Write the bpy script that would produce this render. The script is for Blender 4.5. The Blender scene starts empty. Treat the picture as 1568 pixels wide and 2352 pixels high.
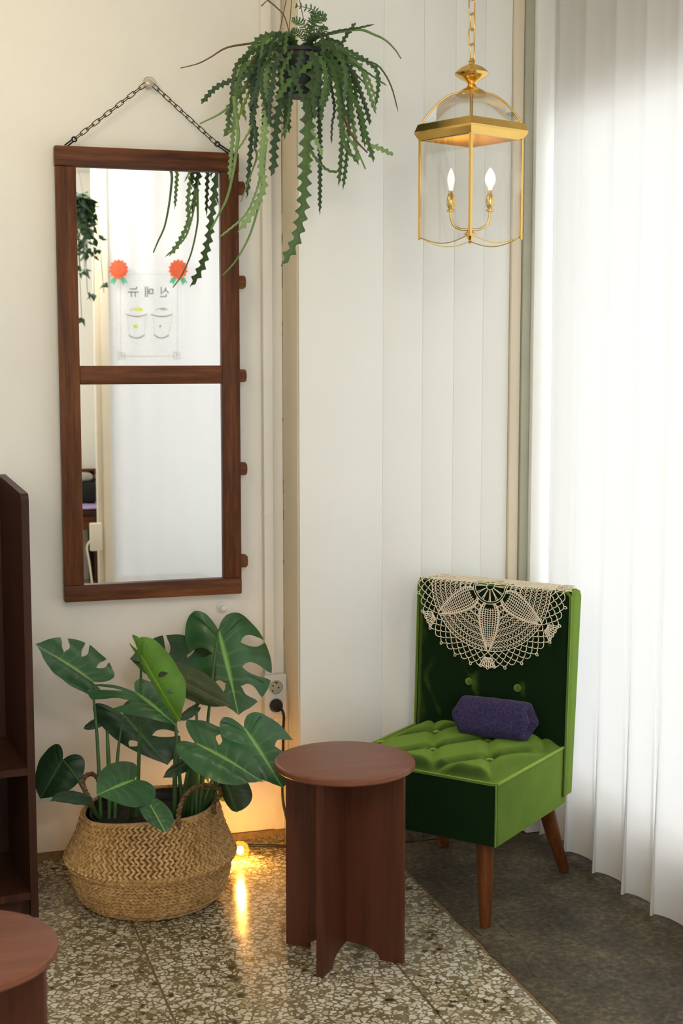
import bpy, bmesh, math, random
from mathutils import Vector, Matrix, noise
random.seed(7)
R = math.radians
# ------------------------------------------------------------------ camera
TH, PT, HC, FPX = R(17.5), R(6.3), 1.5, 3267.0
scene = bpy.context.scene
COL = scene.collection
cam_d = bpy.data.cameras.new('camera')
cam = bpy.data.objects.new('camera', cam_d); COL.objects.link(cam)
cam_d.sensor_fit = 'VERTICAL'; cam_d.sensor_height = 36.0; cam_d.sensor_width = 24.0
cam_d.lens = FPX / 2352 * 36
cam_d.clip_start = 0.05
cam.location = (0, 0, HC)
cam.rotation_euler = (R(90) - PT, 0, -TH)
cam_d.dof.use_dof = True
cam_d.dof.focus_distance = 3.9
cam_d.dof.aperture_fstop = 5.6
scene.camera = cam
# ------------------------------------------------------------------ world, light, exposure
world = bpy.data.worlds.new('overcast_sky'); scene.world = world; world.use_nodes = True
bg = world.node_tree.nodes['Background']
bg.inputs[0].default_value = (0.96, 0.98, 1.0, 1); bg.inputs[1].default_value = 2.9
vs = scene.view_settings
vs.view_transform = 'Standard'; vs.look = 'None'; vs.exposure = 0.24; vs.gamma = 1.0
vs.use_curve_mapping = False
def portal(name, loc, rot, sx, sy):
    l = bpy.data.lights.new(name, 'AREA'); l.shape = 'RECTANGLE'; l.size = sx; l.size_y = sy
    l.cycles.is_portal = True
    o = bpy.data.objects.new(name, l); COL.objects.link(o); o.location = loc; o.rotation_euler = rot
portal('window_portal', (2.05, 2.06, 1.18), (0, R(90), 0), 2.12, 3.8)
portal('shopfront_portal', (1.57, -0.08, 1.34), (R(90), 0, 0), 0.76, 2.6)
portal('fill_window_portal', (-0.05, -1.47, 1.35), (R(90), 0, 0), 1.9, 2.1)  # portal for the rear window added as fill light
def point(name, loc, col, w, r=0.05):
    l = bpy.data.lights.new(name, 'POINT'); l.color = col; l.energy = w; l.shadow_soft_size = r
    o = bpy.data.objects.new(name, l); COL.objects.link(o); o.location = loc
point('warm_ceiling_lamp', (0.15, 3.35, 2.5), (1.0, 0.80, 0.46), 5)
point('fill_light_left', (-1.2, 1.3, 2.35), (1.0, 0.92, 0.80), 16, 0.25)  # unseen fill light, added so the walls read evenly lit
point('fill_light_right', (0.75, 0.45, 2.45), (1.0, 0.95, 0.88), 32, 0.2)  # added out of frame as soft fill from the right rear

# ------------------------------------------------------------------ pixel -> point at a camera depth
def ray(px, py):
    a = (px - 784) / FPX; b = -(py - 1176) / FPX
    Y = math.cos(PT) + b * math.sin(PT); Z = -math.sin(PT) + b * math.cos(PT)
    return Vector((a * math.cos(TH) + Y * math.sin(TH), -a * math.sin(TH) + Y * math.cos(TH), Z))
CAM = Vector((0, 0, HC))
def at(px, py, d): return CAM + ray(px, py) * d
def onv(px, py, v): r = ray(px, py); return CAM + r * (v / r.y)
def onz(px, py, z): r = ray(px, py); return CAM + r * ((z - HC) / r.z)
CR = Vector((math.cos(TH), -math.sin(TH), 0))           # camera right
CF = Vector((math.sin(TH) * math.cos(PT), math.cos(TH) * math.cos(PT), -math.sin(PT)))
CU = CR.cross(CF)
def camvec(x, y, z): return (CR * x + CU * y - CF * z).normalized()   # right, up, toward the viewer

# ------------------------------------------------------------------ materials
def lin(c):
    f = lambda x: x / 12.92 if x <= 0.04045 else ((x + 0.055) / 1.055) ** 2.4
    return tuple(f(v / 255.0) for v in c) + (1.0,)
class NT:
    def __init__(s, name):
        s.m = bpy.data.materials.new(name); s.m.use_nodes = True
        s.t = s.m.node_tree; s.n = s.t.nodes; s.b = s.n['Principled BSDF']; s.out = s.n['Material Output']
    def add(s, ty, **kw):
        nd = s.n.new(ty)
        for k, v in kw.items():
            if k in nd.inputs: nd.inputs[k].default_value = v
            else: setattr(nd, k, v)
        return nd
    def link(s, a, b): s.t.links.new(a, b)
    def coords(s, scale=(1, 1, 1), kind='Object'):
        tc = s.add('ShaderNodeTexCoord'); mp = s.add('ShaderNodeMapping'); mp.inputs['Scale'].default_value = scale
        s.link(tc.outputs[kind], mp.inputs['Vector']); return mp.outputs[0]
    def ramp(s, fac, stops):
        r = s.add('ShaderNodeValToRGB'); e = r.color_ramp.elements
        while len(e) < len(stops): e.new(0.5)
        for i, (p, c) in enumerate(stops): e[i].position = p; e[i].color = c
        s.link(fac, r.inputs[0]); return r.outputs[0]
    def noise(s, vec, scale=5, detail=4, rough=0.55):
        n = s.add('ShaderNodeTexNoise'); n.inputs['Scale'].default_value = scale
        n.inputs['Detail'].default_value = detail; n.inputs['Roughness'].default_value = rough
        s.link(vec, n.inputs['Vector']); return n.outputs[0]
    def mix(s, fac, a, b, blend='MIX'):
        m = s.add('ShaderNodeMix'); m.data_type = 'RGBA'; m.blend_type = blend
        for sock, v in ((0, fac), (6, a), (7, b)):
            if hasattr(v, 'links'): s.link(v, m.inputs[sock])
            else: m.inputs[sock].default_value = v
        return m.outputs[2]
    def math(s, op, a, b=0.0):
        m = s.add('ShaderNodeMath'); m.operation = op
        for i, v in enumerate((a, b)):
            if hasattr(v, 'links'): s.link(v, m.inputs[i])
            else: m.inputs[i].default_value = v
        return m.outputs[0]
    def bump(s, h, strength=0.3, dist=0.002):
        b = s.add('ShaderNodeBump'); b.inputs['Strength'].default_value = strength; b.inputs['Distance'].default_value = dist
        s.link(h, b.inputs['Height']); s.link(b.outputs[0], s.b.inputs['Normal'])
    def set(s, **kw):
        for k, v in kw.items(): s.b.inputs[k.replace('_', ' ')].default_value = v
        return s
def plain(name, c, rough=0.5, metal=0.0, var=0.15, scale=30, bump=0.0, **kw):
    n = NT(name); v = n.coords(); f = n.noise(v, scale)
    c = lin(c); dk = tuple(x * (1 - var) for x in c[:3]) + (1,); lt = tuple(min(1, x * (1 + var)) for x in c[:3]) + (1,)
    n.link(n.ramp(f, [(0.3, dk), (0.7, lt)]), n.b.inputs['Base Color'])
    n.set(Roughness=rough, Metallic=metal, **kw)
    if bump: n.bump(f, bump)
    return n.m
def wood(name, dark, mid, light, axis=2, rough=0.5, scale=9.0, stretch=0.07, spec=0.22):
    n = NT(name); sc = [1.0, 1.0, 1.0]; sc[axis] = stretch
    v = n.coords(tuple(sc))
    a = n.noise(v, scale * 3, 6, 0.65); b = n.noise(v, scale * 14, 3, 0.6)
    c = n.math('ADD', n.math('MULTIPLY', a, 0.65), n.math('MULTIPLY', b, 0.35))
    n.link(n.ramp(c, [(0.32, lin(dark)), (0.5, lin(mid)), (0.68, lin(light))]), n.b.inputs['Base Color'])
    n.set(Roughness=rough, Specular_IOR_Level=spec); n.bump(c, 0.15, 0.001)
    return n.m
def plaster(name, c1, c2, rough=0.75):
    n = NT(name); v = n.coords()
    f = n.noise(v, 1.6, 5, 0.6); g = n.noise(v, 160, 3)
    n.link(n.ramp(f, [(0.35, lin(c1)), (0.65, lin(c2))]), n.b.inputs['Base Color'])
    n.set(Roughness=rough, Specular_IOR_Level=0.3); n.bump(g, 0.12, 0.001)
    return n.m
M = {}
M['wall'] = plaster('cream_plaster', (240, 237, 228), (245, 243, 236))
M['panel'] = plaster('white_panel_paint', (241, 242, 237), (245, 246, 242), 0.6)
M['trim'] = plaster('beige_trim_and_shade', (226, 214, 190), (234, 222, 200), 0.6)  # beige of real trim, and of the shade on the pilaster side
M['frame_grey'] = plain('grey_green_frame_paint', (178, 178, 160), 0.5, var=0.05, scale=8)
M['ceiling'] = plaster('ceiling_paint', (240, 238, 230), (244, 242, 236))
M['basebd'] = plaster('baseboard_paint', (226, 220, 206), (236, 230, 218))
def terrazzo():
    n = NT('terrazzo'); v = n.coords((1, 1, 1))
    w = n.add('ShaderNodeMapping'); w.inputs['Rotation'].default_value = (0, 0, 0.5); n.link(v, w.inputs[0])
    def layer(vec, scale, thr, edge):
        e = n.add('ShaderNodeTexVoronoi'); e.feature = 'DISTANCE_TO_EDGE'; e.inputs['Scale'].default_value = scale
        c = n.add('ShaderNodeTexVoronoi'); c.feature = 'F1'; c.inputs['Scale'].default_value = scale
        n.link(vec, e.inputs['Vector']); n.link(vec, c.inputs['Vector'])
        sp = n.add('ShaderNodeSeparateColor'); n.link(c.outputs['Color'], sp.inputs[0])
        nz = n.noise(v, 140, 2)
        ed = n.math('ADD', e.outputs['Distance'], n.math('MULTIPLY', n.math('SUBTRACT', nz, 0.5), 0.2))
        m = n.math('MULTIPLY', n.math('GREATER_THAN', ed, edge), n.math('GREATER_THAN', sp.outputs[0], thr))
        return m, sp.outputs[1]
    m1, r1 = layer(v, 56, 0.15, 0.115); m2, r2 = layer(w.outputs[0], 104, 0.5, 0.15)
    stops = [(0.0, lin((66, 62, 52))), (0.035, lin((66, 62, 52))), (0.06, lin((176, 158, 118))), (0.2, lin((206, 196, 170))), (0.5, lin((224, 217, 198))), (1.0, lin((240, 235, 222)))]
    c1 = n.ramp(r1, stops); c2 = n.ramp(r2, stops)
    big = n.noise(v, 2.2, 4)
    base = n.ramp(big, [(0.35, lin((112, 102, 74))), (0.65, lin((144, 132, 102)))])
    col = n.mix(m2, base, c2); col = n.mix(m1, col, c1)
    stain = n.ramp(n.noise(v, 3.5, 5, 0.7), [(0.3, lin((200, 192, 170))), (0.55, lin((255, 255, 255)))])
    n.link(n.mix(1.0, col, stain, 'MULTIPLY'), n.b.inputs['Base Color'])
    rg = n.ramp(n.noise(v, 9, 4), [(0.3, (0.1,) * 3 + (1,)), (0.7, (0.22,) * 3 + (1,))])
    n.link(rg, n.b.inputs['Roughness']); n.set(Specular_IOR_Level=0.45)
    n.bump(n.math('ADD', m1, m2), 0.06, 0.0006)
    return n.m
M['terrazzo'] = terrazzo()
def concrete():
    n = NT('worn_concrete'); v = n.coords()
    a = n.noise(v, 5, 8, 0.7); b = n.noise(v, 60, 4, 0.7)
    c = n.math('ADD', n.math('MULTIPLY', a, 0.5), n.math('MULTIPLY', b, 0.5))
    n.link(n.ramp(c, [(0.36, lin((42, 37, 29))), (0.5, lin((80, 72, 56))), (0.64, lin((124, 111, 88)))]), n.b.inputs['Base Color'])
    n.set(Roughness=0.62, Specular_IOR_Level=0.35); n.bump(c, 0.4, 0.003)
    return n.m
M['concrete'] = concrete()
M['mortar'] = plain('brown_mortar', (128, 106, 74), 0.8, var=0.3, scale=60, bump=0.3)
def sheer(name, thru=0.22, tr=0.9):
    n = NT(name); v = n.coords((1, 1, 1))
    f = n.noise(v, 500, 1)
    d = n.add('ShaderNodeBsdfDiffuse'); d.inputs[0].default_value = (0.95, 0.95, 0.94, 1)
    t = n.add('ShaderNodeBsdfTranslucent'); t.inputs[0].default_value = (tr, tr, tr * 0.99, 1)
    p = n.add('ShaderNodeBsdfTransparent')
    m1 = n.add('ShaderNodeMixShader'); m1.inputs[0].default_value = 0.46
    n.link(d.outputs[0], m1.inputs[1]); n.link(t.outputs[0], m1.inputs[2])
    m2 = n.add('ShaderNodeMixShader')
    n.link(n.ramp(f, [(0.3, (thru * 0.8,) * 3 + (1,)), (0.7, (thru * 1.2,) * 3 + (1,))]), m2.inputs[0])
    n.link(m1.outputs[0], m2.inputs[1]); n.link(p.outputs[0], m2.inputs[2])
    n.link(m2.outputs[0], n.out.inputs[0]); n.n.remove(n.b)
    return n.m
M['sheer'] = sheer('white_sheer_voile', 0.05, 0.60)
M['hem'] = sheer('sheer_hem', 0.03, 0.60)
M['film'] = sheer('menu_film', 0.95)
M['shop_sheer'] = sheer('dense_white_voile', 0.03, 0.42)
def glass(name, tint=(1, 1, 1, 1), refl=0.05, rough=0.02):
    n = NT(name); fr = n.add('ShaderNodeLayerWeight'); fr.inputs[0].default_value = 0.22
    p = n.add('ShaderNodeBsdfTransparent'); p.inputs[0].default_value = tint
    g = n.add('ShaderNodeBsdfGlossy'); g.inputs['Roughness'].default_value = rough
    mx = n.add('ShaderNodeMixShader')
    f = n.math('ADD', n.math('MULTIPLY', fr.outputs['Fresnel'], 0.5), refl)
    n.link(f, mx.inputs[0]); n.link(p.outputs[0], mx.inputs[1]); n.link(g.outputs[0], mx.inputs[2])
    n.link(mx.outputs[0], n.out.inputs[0]); n.n.remove(n.b)
    return n.m
M['glass'] = glass('clear_glass')
M['lglass'] = glass('lantern_glass', (0.985, 0.985, 0.975, 1), 0.04)
def amber():
    n = NT('amber_bulb_glass'); n.n.remove(n.b)
    p = n.add('ShaderNodeBsdfTransparent'); p.inputs[0].default_value = (1.0, 0.86, 0.55, 1)
    t = n.add('ShaderNodeBsdfTranslucent'); t.inputs[0].default_value = (1.0, 0.62, 0.18, 1)
    g = n.add('ShaderNodeBsdfGlossy'); g.inputs['Roughness'].default_value = 0.05
    a = n.add('ShaderNodeMixShader'); a.inputs[0].default_value = 0.02; n.link(p.outputs[0], a.inputs[1]); n.link(t.outputs[0], a.inputs[2])
    b = n.add('ShaderNodeMixShader'); b.inputs[0].default_value = 0.05; n.link(a.outputs[0], b.inputs[1]); n.link(g.outputs[0], b.inputs[2])
    n.link(b.outputs[0], n.out.inputs[0]); return n.m
M['amber'] = amber()
def emis(name, c, s):
    n = NT(name); e = n.add('ShaderNodeEmission'); e.inputs[0].default_value = c; e.inputs[1].default_value = s
    n.link(e.outputs[0], n.out.inputs[0]); n.n.remove(n.b); return n.m
M['filament'] = emis('warm_filament', (1.0, 0.55, 0.16, 1), 420)
M['candle'] = emis('candle_bulb', (1.0, 0.97, 0.92, 1), 0.98)
def mirror_m():
    n = NT('mirror_silver'); v = n.coords(); f = n.noise(v, 3)
    n.link(n.ramp(f, [(0.0, (0.93, 0.94, 0.94, 1)), (1.0, (0.95, 0.96, 0.96, 1))]), n.b.inputs['Base Color'])
    n.set(Metallic=1.0, Roughness=0.0); return n.m
M['mirror'] = mirror_m()
M['brass'] = plain('polished_brass', (236, 196, 112), 0.2, 1.0, 0.05, 20)
M['iron'] = plain('dark_iron', (74, 58, 46), 0.45, 0.8, 0.25, 80)
M['oak_v'] = wood('brown_oak_vertical', (52, 27, 13), (92, 52, 27), (124, 76, 42), 2)
M['oak_h'] = wood('brown_oak_horizontal', (54, 28, 14), (98, 56, 29), (134, 82, 44), 0)
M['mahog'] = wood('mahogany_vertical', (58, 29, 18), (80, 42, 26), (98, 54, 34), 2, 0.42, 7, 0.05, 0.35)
M['mahog_sheen'] = wood('mahogany_top_sheen', (106, 59, 40), (120, 71, 50), (132, 82, 59), 0, 0.42, 7, 0.08, 0.4)  # lighter than the panels: window sheen put into the colour
M['shelfw'] = wood('dark_shelf_wood', (44, 25, 18), (62, 36, 25), (82, 50, 35), 2, 0.42, 7, 0.05)
M['legw'] = wood('walnut_leg', (70, 36, 17), (98, 55, 27), (124, 74, 38), 2, 0.35, 10, 0.08)
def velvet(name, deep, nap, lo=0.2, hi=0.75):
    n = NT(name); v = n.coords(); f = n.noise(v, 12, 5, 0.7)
    lw = n.add('ShaderNodeLayerWeight'); lw.inputs[0].default_value = 0.5       # pile sheen at grazing angles, put into the base colour
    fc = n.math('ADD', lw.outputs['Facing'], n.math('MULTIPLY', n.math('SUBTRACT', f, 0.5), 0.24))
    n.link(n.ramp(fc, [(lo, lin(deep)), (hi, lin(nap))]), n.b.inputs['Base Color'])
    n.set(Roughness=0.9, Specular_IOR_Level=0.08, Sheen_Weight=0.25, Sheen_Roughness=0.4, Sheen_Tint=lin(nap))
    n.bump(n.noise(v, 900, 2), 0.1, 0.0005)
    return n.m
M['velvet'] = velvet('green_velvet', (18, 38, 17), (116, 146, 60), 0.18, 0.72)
M['piping'] = velvet('green_velvet_piping', (84, 108, 42), (150, 178, 86), 0.1, 0.6)
M['thread'] = plain('ecru_cotton', (246, 233, 212), 0.85, 0, 0.08, 200)
def tweed():
    n = NT('purple_tweed'); v = n.coords()
    f = n.noise(v, 260, 2, 0.7); vo = n.add('ShaderNodeTexVoronoi'); vo.inputs['Scale'].default_value = 150
    n.link(v, vo.inputs['Vector'])
    sp = n.add('ShaderNodeSeparateColor'); n.link(vo.outputs['Color'], sp.inputs[0])
    m = n.math('MULTIPLY', n.math('LESS_THAN', vo.outputs['Distance'], 0.24), n.math('GREATER_THAN', sp.outputs[0], 0.6))
    base = n.ramp(f, [(0.3, lin((40, 34, 62))), (0.55, lin((60, 55, 92))), (0.75, lin((84, 76, 112)))])
    n.link(n.mix(m, base, lin((126, 46, 66))), n.b.inputs['Base Color'])
    n.set(Roughness=0.9, Sheen_Weight=0.1, Specular_IOR_Level=0.1); n.bump(f, 0.5, 0.001)
    return n.m
M['tweed'] = tweed()
def straw(name, a, b, c):
    n = NT(name); oi = n.add('ShaderNodeTexCoord'); f = n.noise(oi.outputs['Object'], 75, 2, 0.5); g = n.noise(oi.outputs['Object'], 8, 3)
    h = n.math('ADD', n.math('MULTIPLY', f, 0.7), n.math('MULTIPLY', g, 0.3))
    n.link(n.ramp(h, [(0.36, lin(a)), (0.5, lin(b)), (0.64, lin(c))]), n.b.inputs['Base Color'])
    n.set(Roughness=0.6, Specular_IOR_Level=0.35); return n.m
M['straw'] = straw('seagrass', (172, 132, 80), (198, 158, 102), (218, 182, 126))
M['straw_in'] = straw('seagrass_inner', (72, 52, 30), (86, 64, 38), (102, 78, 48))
M['rope'] = straw('twisted_rope', (92, 68, 44), (122, 94, 62), (150, 120, 84))
M['soil'] = plain('potting_soil', (38, 30, 22), 0.95, 0, 0.5, 90, 0.8)
M['blackpot'] = plain('black_plastic_pot', (16, 18, 16), 0.5, 0, 0.1)
M['black'] = plain('black_rubber', (16, 16, 16), 0.6, 0, 0.1)
M['plastic'] = plain('white_plastic', (232, 230, 222), 0.35, 0, 0.02, 10)
M['porcelain'] = plain('grey_white_metal', (205, 196, 180), 0.3, 0.3, 0.1, 40)
M['dark'] = plain('dark_gap', (40, 30, 22), 0.9)
def leaf(name, c, vein, trans=0.25, rough=0.38):
    n = NT(name); v = n.coords(); f = n.noise(v, 9, 4)
    c = lin(c); base = n.ramp(f, [(0.3, tuple(x * 0.72 for x in c[:3]) + (1,)), (0.7, tuple(min(1, x * 1.3) for x in c[:3]) + (1,))])
    at_ = n.add('ShaderNodeAttribute'); at_.attribute_name = 'vein'
    col = n.mix(at_.outputs['Fac'], base, lin(vein)); n.link(col, n.b.inputs['Base Color'])
    n.set(Roughness=rough, Specular_IOR_Level=0.45)
    t = n.add('ShaderNodeBsdfTranslucent'); n.link(n.mix(0.5, col, lin((150, 190, 60))), t.inputs[0])
    mx = n.add('ShaderNodeMixShader'); mx.inputs[0].default_value = trans
    n.link(n.b.outputs[0], mx.inputs[1]); n.link(t.outputs[0], mx.inputs[2]); n.link(mx.outputs[0], n.out.inputs[0])
    n.bump(at_.outputs['Fac'], 0.3, 0.002)
    return n.m
M['leaf_mid'] = leaf('monstera_green', (46, 90, 54), (136, 178, 90), 0.08, 0.28)
M['leaf_dark'] = leaf('monstera_dark_green', (32, 62, 42), (84, 116, 66), 0.06)
M['leaf_light'] = leaf('monstera_young_green', (92, 140, 52), (150, 184, 84), 0.25)
M['leaf_under'] = leaf('monstera_underside', (58, 72, 46), (96, 104, 66), 0.1)
M['leaf_backlit'] = leaf('monstera_backlit', (168, 168, 70), (206, 200, 120), 0.35)  # bulb light from behind is put into this leaf colour
M['stem'] = plain('petiole_green', (62, 96, 44), 0.5, 0, 0.2)
M['cac_dark'] = leaf('cactus_dark_green', (34, 60, 32), (54, 82, 42), 0.05, 0.45)
M['cac_mid'] = leaf('cactus_green', (60, 92, 46), (84, 116, 58), 0.1, 0.45)
M['cac_light'] = leaf('cactus_light_green', (118, 152, 92), (146, 174, 112), 0.12, 0.45)
M['cac_yellow'] = leaf('cactus_yellow_green', (140, 160, 70), (166, 180, 96), 0.15, 0.45)
M['twig'] = plain('brown_twig', (110, 88, 56), 0.7, 0, 0.3, 60)
M['twig_green'] = plain('green_tendril', (108, 138, 76), 0.55, 0, 0.2, 60)
M['wire'] = plain('brown_cord', (92, 72, 48), 0.7)
# ------------------------------------------------------------------ mesh helpers
def wloc(o):
    v = Vector((0, 0, 0))
    while o: v += o.location; o = o.parent
    return v
def tag(o, label=None, cat=None, group=None, kind=None):
    if label: o['label'] = label
    if cat: o['category'] = cat
    if group: o['group'] = group
    if kind: o['kind'] = kind
    return o
def thing(name, loc, label, cat, group=None):
    o = bpy.data.objects.new(name, None); COL.objects.link(o); o.location = loc; o.empty_display_size = 0.05
    return tag(o, label, cat, group)
class MB:
    def __init__(s): s.v = []; s.f = []
    def add(s, vs, fs):
        k = len(s.v); s.v += [Vector(p) for p in vs]; s.f += [tuple(i + k for i in q) for q in fs]; return s
    def box(s, lo, hi, mat=None, bev=0.0):
        if bev:
            bm = bmesh.new(); bmesh.ops.create_cube(bm, size=1.0)
            c = (Vector(lo) + Vector(hi)) / 2; d = Vector(hi) - Vector(lo)
            for q in bm.verts: q.co = Vector((q.co.x * d.x, q.co.y * d.y, q.co.z * d.z)) + c
            bmesh.ops.bevel(bm, geom=bm.edges[:], offset=bev, segments=2, affect='EDGES', profile=0.6)
            bm.verts.index_update()
            vs = [q.co.copy() for q in bm.verts]; fs = [[q.index for q in f.verts] for f in bm.faces]; bm.free()
        else:
            (x0, y0, z0), (x1, y1, z1) = lo, hi
            vs = [(x0, y0, z0), (x1, y0, z0), (x1, y1, z0), (x0, y1, z0), (x0, y0, z1), (x1, y0, z1), (x1, y1, z1), (x0, y1, z1)]
            vs = [Vector(q) for q in vs]
            fs = [(0, 3, 2, 1), (4, 5, 6, 7), (0, 1, 5, 4), (1, 2, 6, 5), (2, 3, 7, 6), (3, 0, 4, 7)]
        if mat: vs = [mat @ q for q in vs]
        return s.add(vs, fs)
    def tube(s, pts, r, n=8, cap=True, closed=False):
        pts = [Vector(p) for p in pts]; m = len(pts); vs = []; fs = []
        rr = r if isinstance(r, (list, tuple)) else [r] * m
        prev = None
        for i, p in enumerate(pts):
            if closed: t = pts[(i + 1) % m] - pts[i - 1]
            else: t = pts[min(i + 1, m - 1)] - pts[max(i - 1, 0)]
            if t.length < 1e-9: t = Vector((0, 0, 1))
            t.normalize()
            if prev is None:
                a = t.orthogonal().normalized()
            else:
                a = prev - t * prev.dot(t)
                a = a.normalized() if a.length > 1e-6 else t.orthogonal().normalized()
            prev = a; b = t.cross(a)
            for k in range(n):
                an = 2 * math.pi * k / n
                vs.append(p + (a * math.cos(an) + b * math.sin(an)) * rr[i])
        for i in range(m if closed else m - 1):
            j = (i + 1) % m
            for k in range(n):
                k2 = (k + 1) % n
                fs.append((i * n + k, i * n + k2, j * n + k2, j * n + k))
        if cap and not closed:
            fs.append(tuple(range(n - 1, -1, -1))); fs.append(tuple((m - 1) * n + k for k in range(n)))
        return s.add(vs, fs)
    def lathe(s, prof, c=(0, 0, 0), n=24, mat=None, cap=True):
        c = Vector(c); vs = []; fs = []
        for r, z in prof:
            for k in range(n):
                a = 2 * math.pi * k / n; q = Vector((r * math.cos(a), r * math.sin(a), z))
                vs.append((mat @ q if mat else q) + c)
        for i in range(len(prof) - 1):
            for k in range(n):
                k2 = (k + 1) % n; fs.append((i * n + k, i * n + k2, (i + 1) * n + k2, (i + 1) * n + k))
        if cap:
            fs.append(tuple(range(n - 1, -1, -1))); fs.append(tuple((len(prof) - 1) * n + k for k in range(n)))
        return s.add(vs, fs)
    def prism(s, poly, axis_o, ax, ay, az, h):
        # polygon in (ax, ay) at origin axis_o, extruded along az by h
        o = Vector(axis_o); n = len(poly)
        vs = [o + ax * x + ay * y for x, y in poly] + [o + ax * x + ay * y + az * h for x, y in poly]
        fs = [tuple(range(n - 1, -1, -1)), tuple(range(n, 2 * n))] + [(i, (i + 1) % n, n + (i + 1) % n, n + i) for i in range(n)]
        return s.add(vs, fs)
    def grid(s, fn, nu, nv):
        k = len(s.v)
        for i in range(nu + 1):
            for j in range(nv + 1): s.v.append(Vector(fn(i / nu, j / nv)))
        for i in range(nu):
            for j in range(nv):
                a = k + i * (nv + 1) + j; s.f.append((a, a + nv + 1, a + nv + 2, a + 1))
        return s
    def build(s, name, mat, parent=None, smooth=False, origin=None, attr=None, auto=None):
        me = bpy.data.meshes.new(name)
        off = wloc(parent) if parent else Vector(origin or (0, 0, 0))
        me.from_pydata([tuple(v - off) for v in s.v], [], s.f); me.update()
        if attr:
            a = me.attributes.new('vein', 'FLOAT', 'POINT'); a.data.foreach_set('value', attr)
        if smooth:
            me.polygons.foreach_set('use_smooth', [True] * len(me.polygons))
            if auto is not None: me.set_sharp_from_angle(angle=R(auto))
        bm = bmesh.new(); bm.from_mesh(me); bmesh.ops.recalc_face_normals(bm, faces=bm.faces[:]); bm.to_mesh(me); bm.free()
        me.materials.append(mat)
        o = bpy.data.objects.new(name, me); COL.objects.link(o)
        if parent: o.parent = parent
        else: o.location = off
        return o
def bx(name, lo, hi, mat, parent=None, bev=0.0, origin=None):
    return MB().box(lo, hi, bev=bev).build(name, mat, parent, smooth=bev > 0, auto=40, origin=origin)
def struct(o): o['kind'] = 'structure'; return o
def catmull(pts, n=6):
    pts = [Vector(p) for p in pts]; out = []
    for i in range(len(pts) - 1):
        p0, p1, p2, p3 = pts[max(i - 1, 0)], pts[i], pts[i + 1], pts[min(i + 2, len(pts) - 1)]
        for k in range(n):
            t = k / n
            out.append(0.5 * ((2 * p1) + (p2 - p0) * t + (2 * p0 - 5 * p1 + 4 * p2 - p3) * t * t + (3 * p1 - p0 - 3 * p2 + p3) * t ** 3))
    out.append(pts[-1]); return out
def link_ob(name, mesh, loc, rot, parent):
    o = bpy.data.objects.new(name, mesh); COL.objects.link(o); o.parent = parent
    o.location = Vector(loc) - wloc(parent); o.rotation_mode = 'QUATERNION'; o.rotation_quaternion = rot
    return o
# ------------------------------------------------------------------ the room
ZC = 2.68
fl = struct(bx('floor', (-3.0, -1.3, -0.12), (2.035, 4.35, -0.004), M['mortar']))
edges = [-2.95 + 0.0, -2.345, -1.763, -1.181, -0.599, -0.017, 0.565, 1.147, 1.395]
for a, b in zip(edges, edges[1:]):
    bx('terrazzo_slab', (a + 0.003, -1.25, -0.02), (b - 0.003 - (0.008 if b == 1.395 else 0), 4.22, 0.0), M['terrazzo'], fl, 0.0012)
# the concrete strip by the window, with a ragged edge
m = MB(); n = 140; top = []; rnd = random.Random(3)
ys = [-1.25 + 5.47 * i / n for i in range(n + 1)]
L_ = [1.395 + 0.006 * noise.noise((y * 9, 0, 1)) + 0.004 * rnd.random() for y in ys]
vs = [(x, y, -0.002) for x, y in zip(L_, ys)] + [(2.03, y, -0.002) for y in ys] + [(x, y, -0.02) for x, y in zip(L_, ys)]
fs = [(i, n + 1 + i, n + 2 + i, i + 1) for i in range(n)] + [(i, i + 1, 2 * n + 3 + i, 2 * n + 2 + i) for i in range(n)]
m.add(vs, fs).build('concrete_slab', M['concrete'], fl)
# cracks in the concrete
for pts in (((1138, 2118), (1152, 2128), (1163, 2137), (1170, 2146), (1176, 2152)), ((1152, 2160), (1163, 2166), (1170, 2175)), ((1143, 2185), (1150, 2196), (1156, 2204)),
            ((1080, 2132), (1092, 2140), (1106, 2152)), ((1206, 2200), (1215, 2222), (1224, 2240), (1232, 2246))):
    p = []
    for (x0, y0), (x1, y1) in zip(pts, pts[1:]):
        for q in range(4): p.append(onz(x0 + (x1 - x0) * q / 4 + random.uniform(-2, 2), y0 + (y1 - y0) * q / 4 + random.uniform(-0.6, 0.6), -0.0019))
    MB().tube(p, [random.uniform(0.0004, 0.0013) for _ in p], 4).build('crack', M['dark'], fl)
struct(bx('ceiling', (-3.0, -1.3, ZC), (2.035, 4.35, ZC + 0.12), M['ceiling']))
wl = struct(bx('wall_left', (-3.0, 4.2, 0.0), (1.14, 4.35, ZC), M['wall']))
struct(bx('wall_far', (-3.12, -1.3, 0.0), (-3.0, 4.35, ZC), M['wall']))
struct(MB().box((-3.0, -1.42, 0), (-1.00, -1.2, ZC)).box((0.90, -1.42, 0), (1.45, -1.2, ZC)).box((-1.00, -1.42, 0), (0.90, -1.2, 0.30)).box((-1.00, -1.42, 2.40), (0.90, -1.2, ZC)).build('wall_rear', M['wall']))
w3 = struct(MB().box((-1.00, -1.40, 0.30), (-0.95, -1.34, 2.40)).box((0.85, -1.40, 0.30), (0.90, -1.34, 2.40)).box((-0.95, -1.40, 0.30), (0.85, -1.34, 0.35)).box((-0.95, -1.40, 2.35), (0.85, -1.34, 2.40)).box((-0.075, -1.39, 0.35), (-0.025, -1.35, 2.35)).build('fill_window', M['plastic']))  # unseen window, added behind the camera to fill the room with light
for x0, x1 in ((-0.95, -0.075), (-0.025, 0.85)): bx('pane', (x0, -1.372, 0.35), (x1, -1.366, 2.35), M['glass'], w3)
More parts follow.
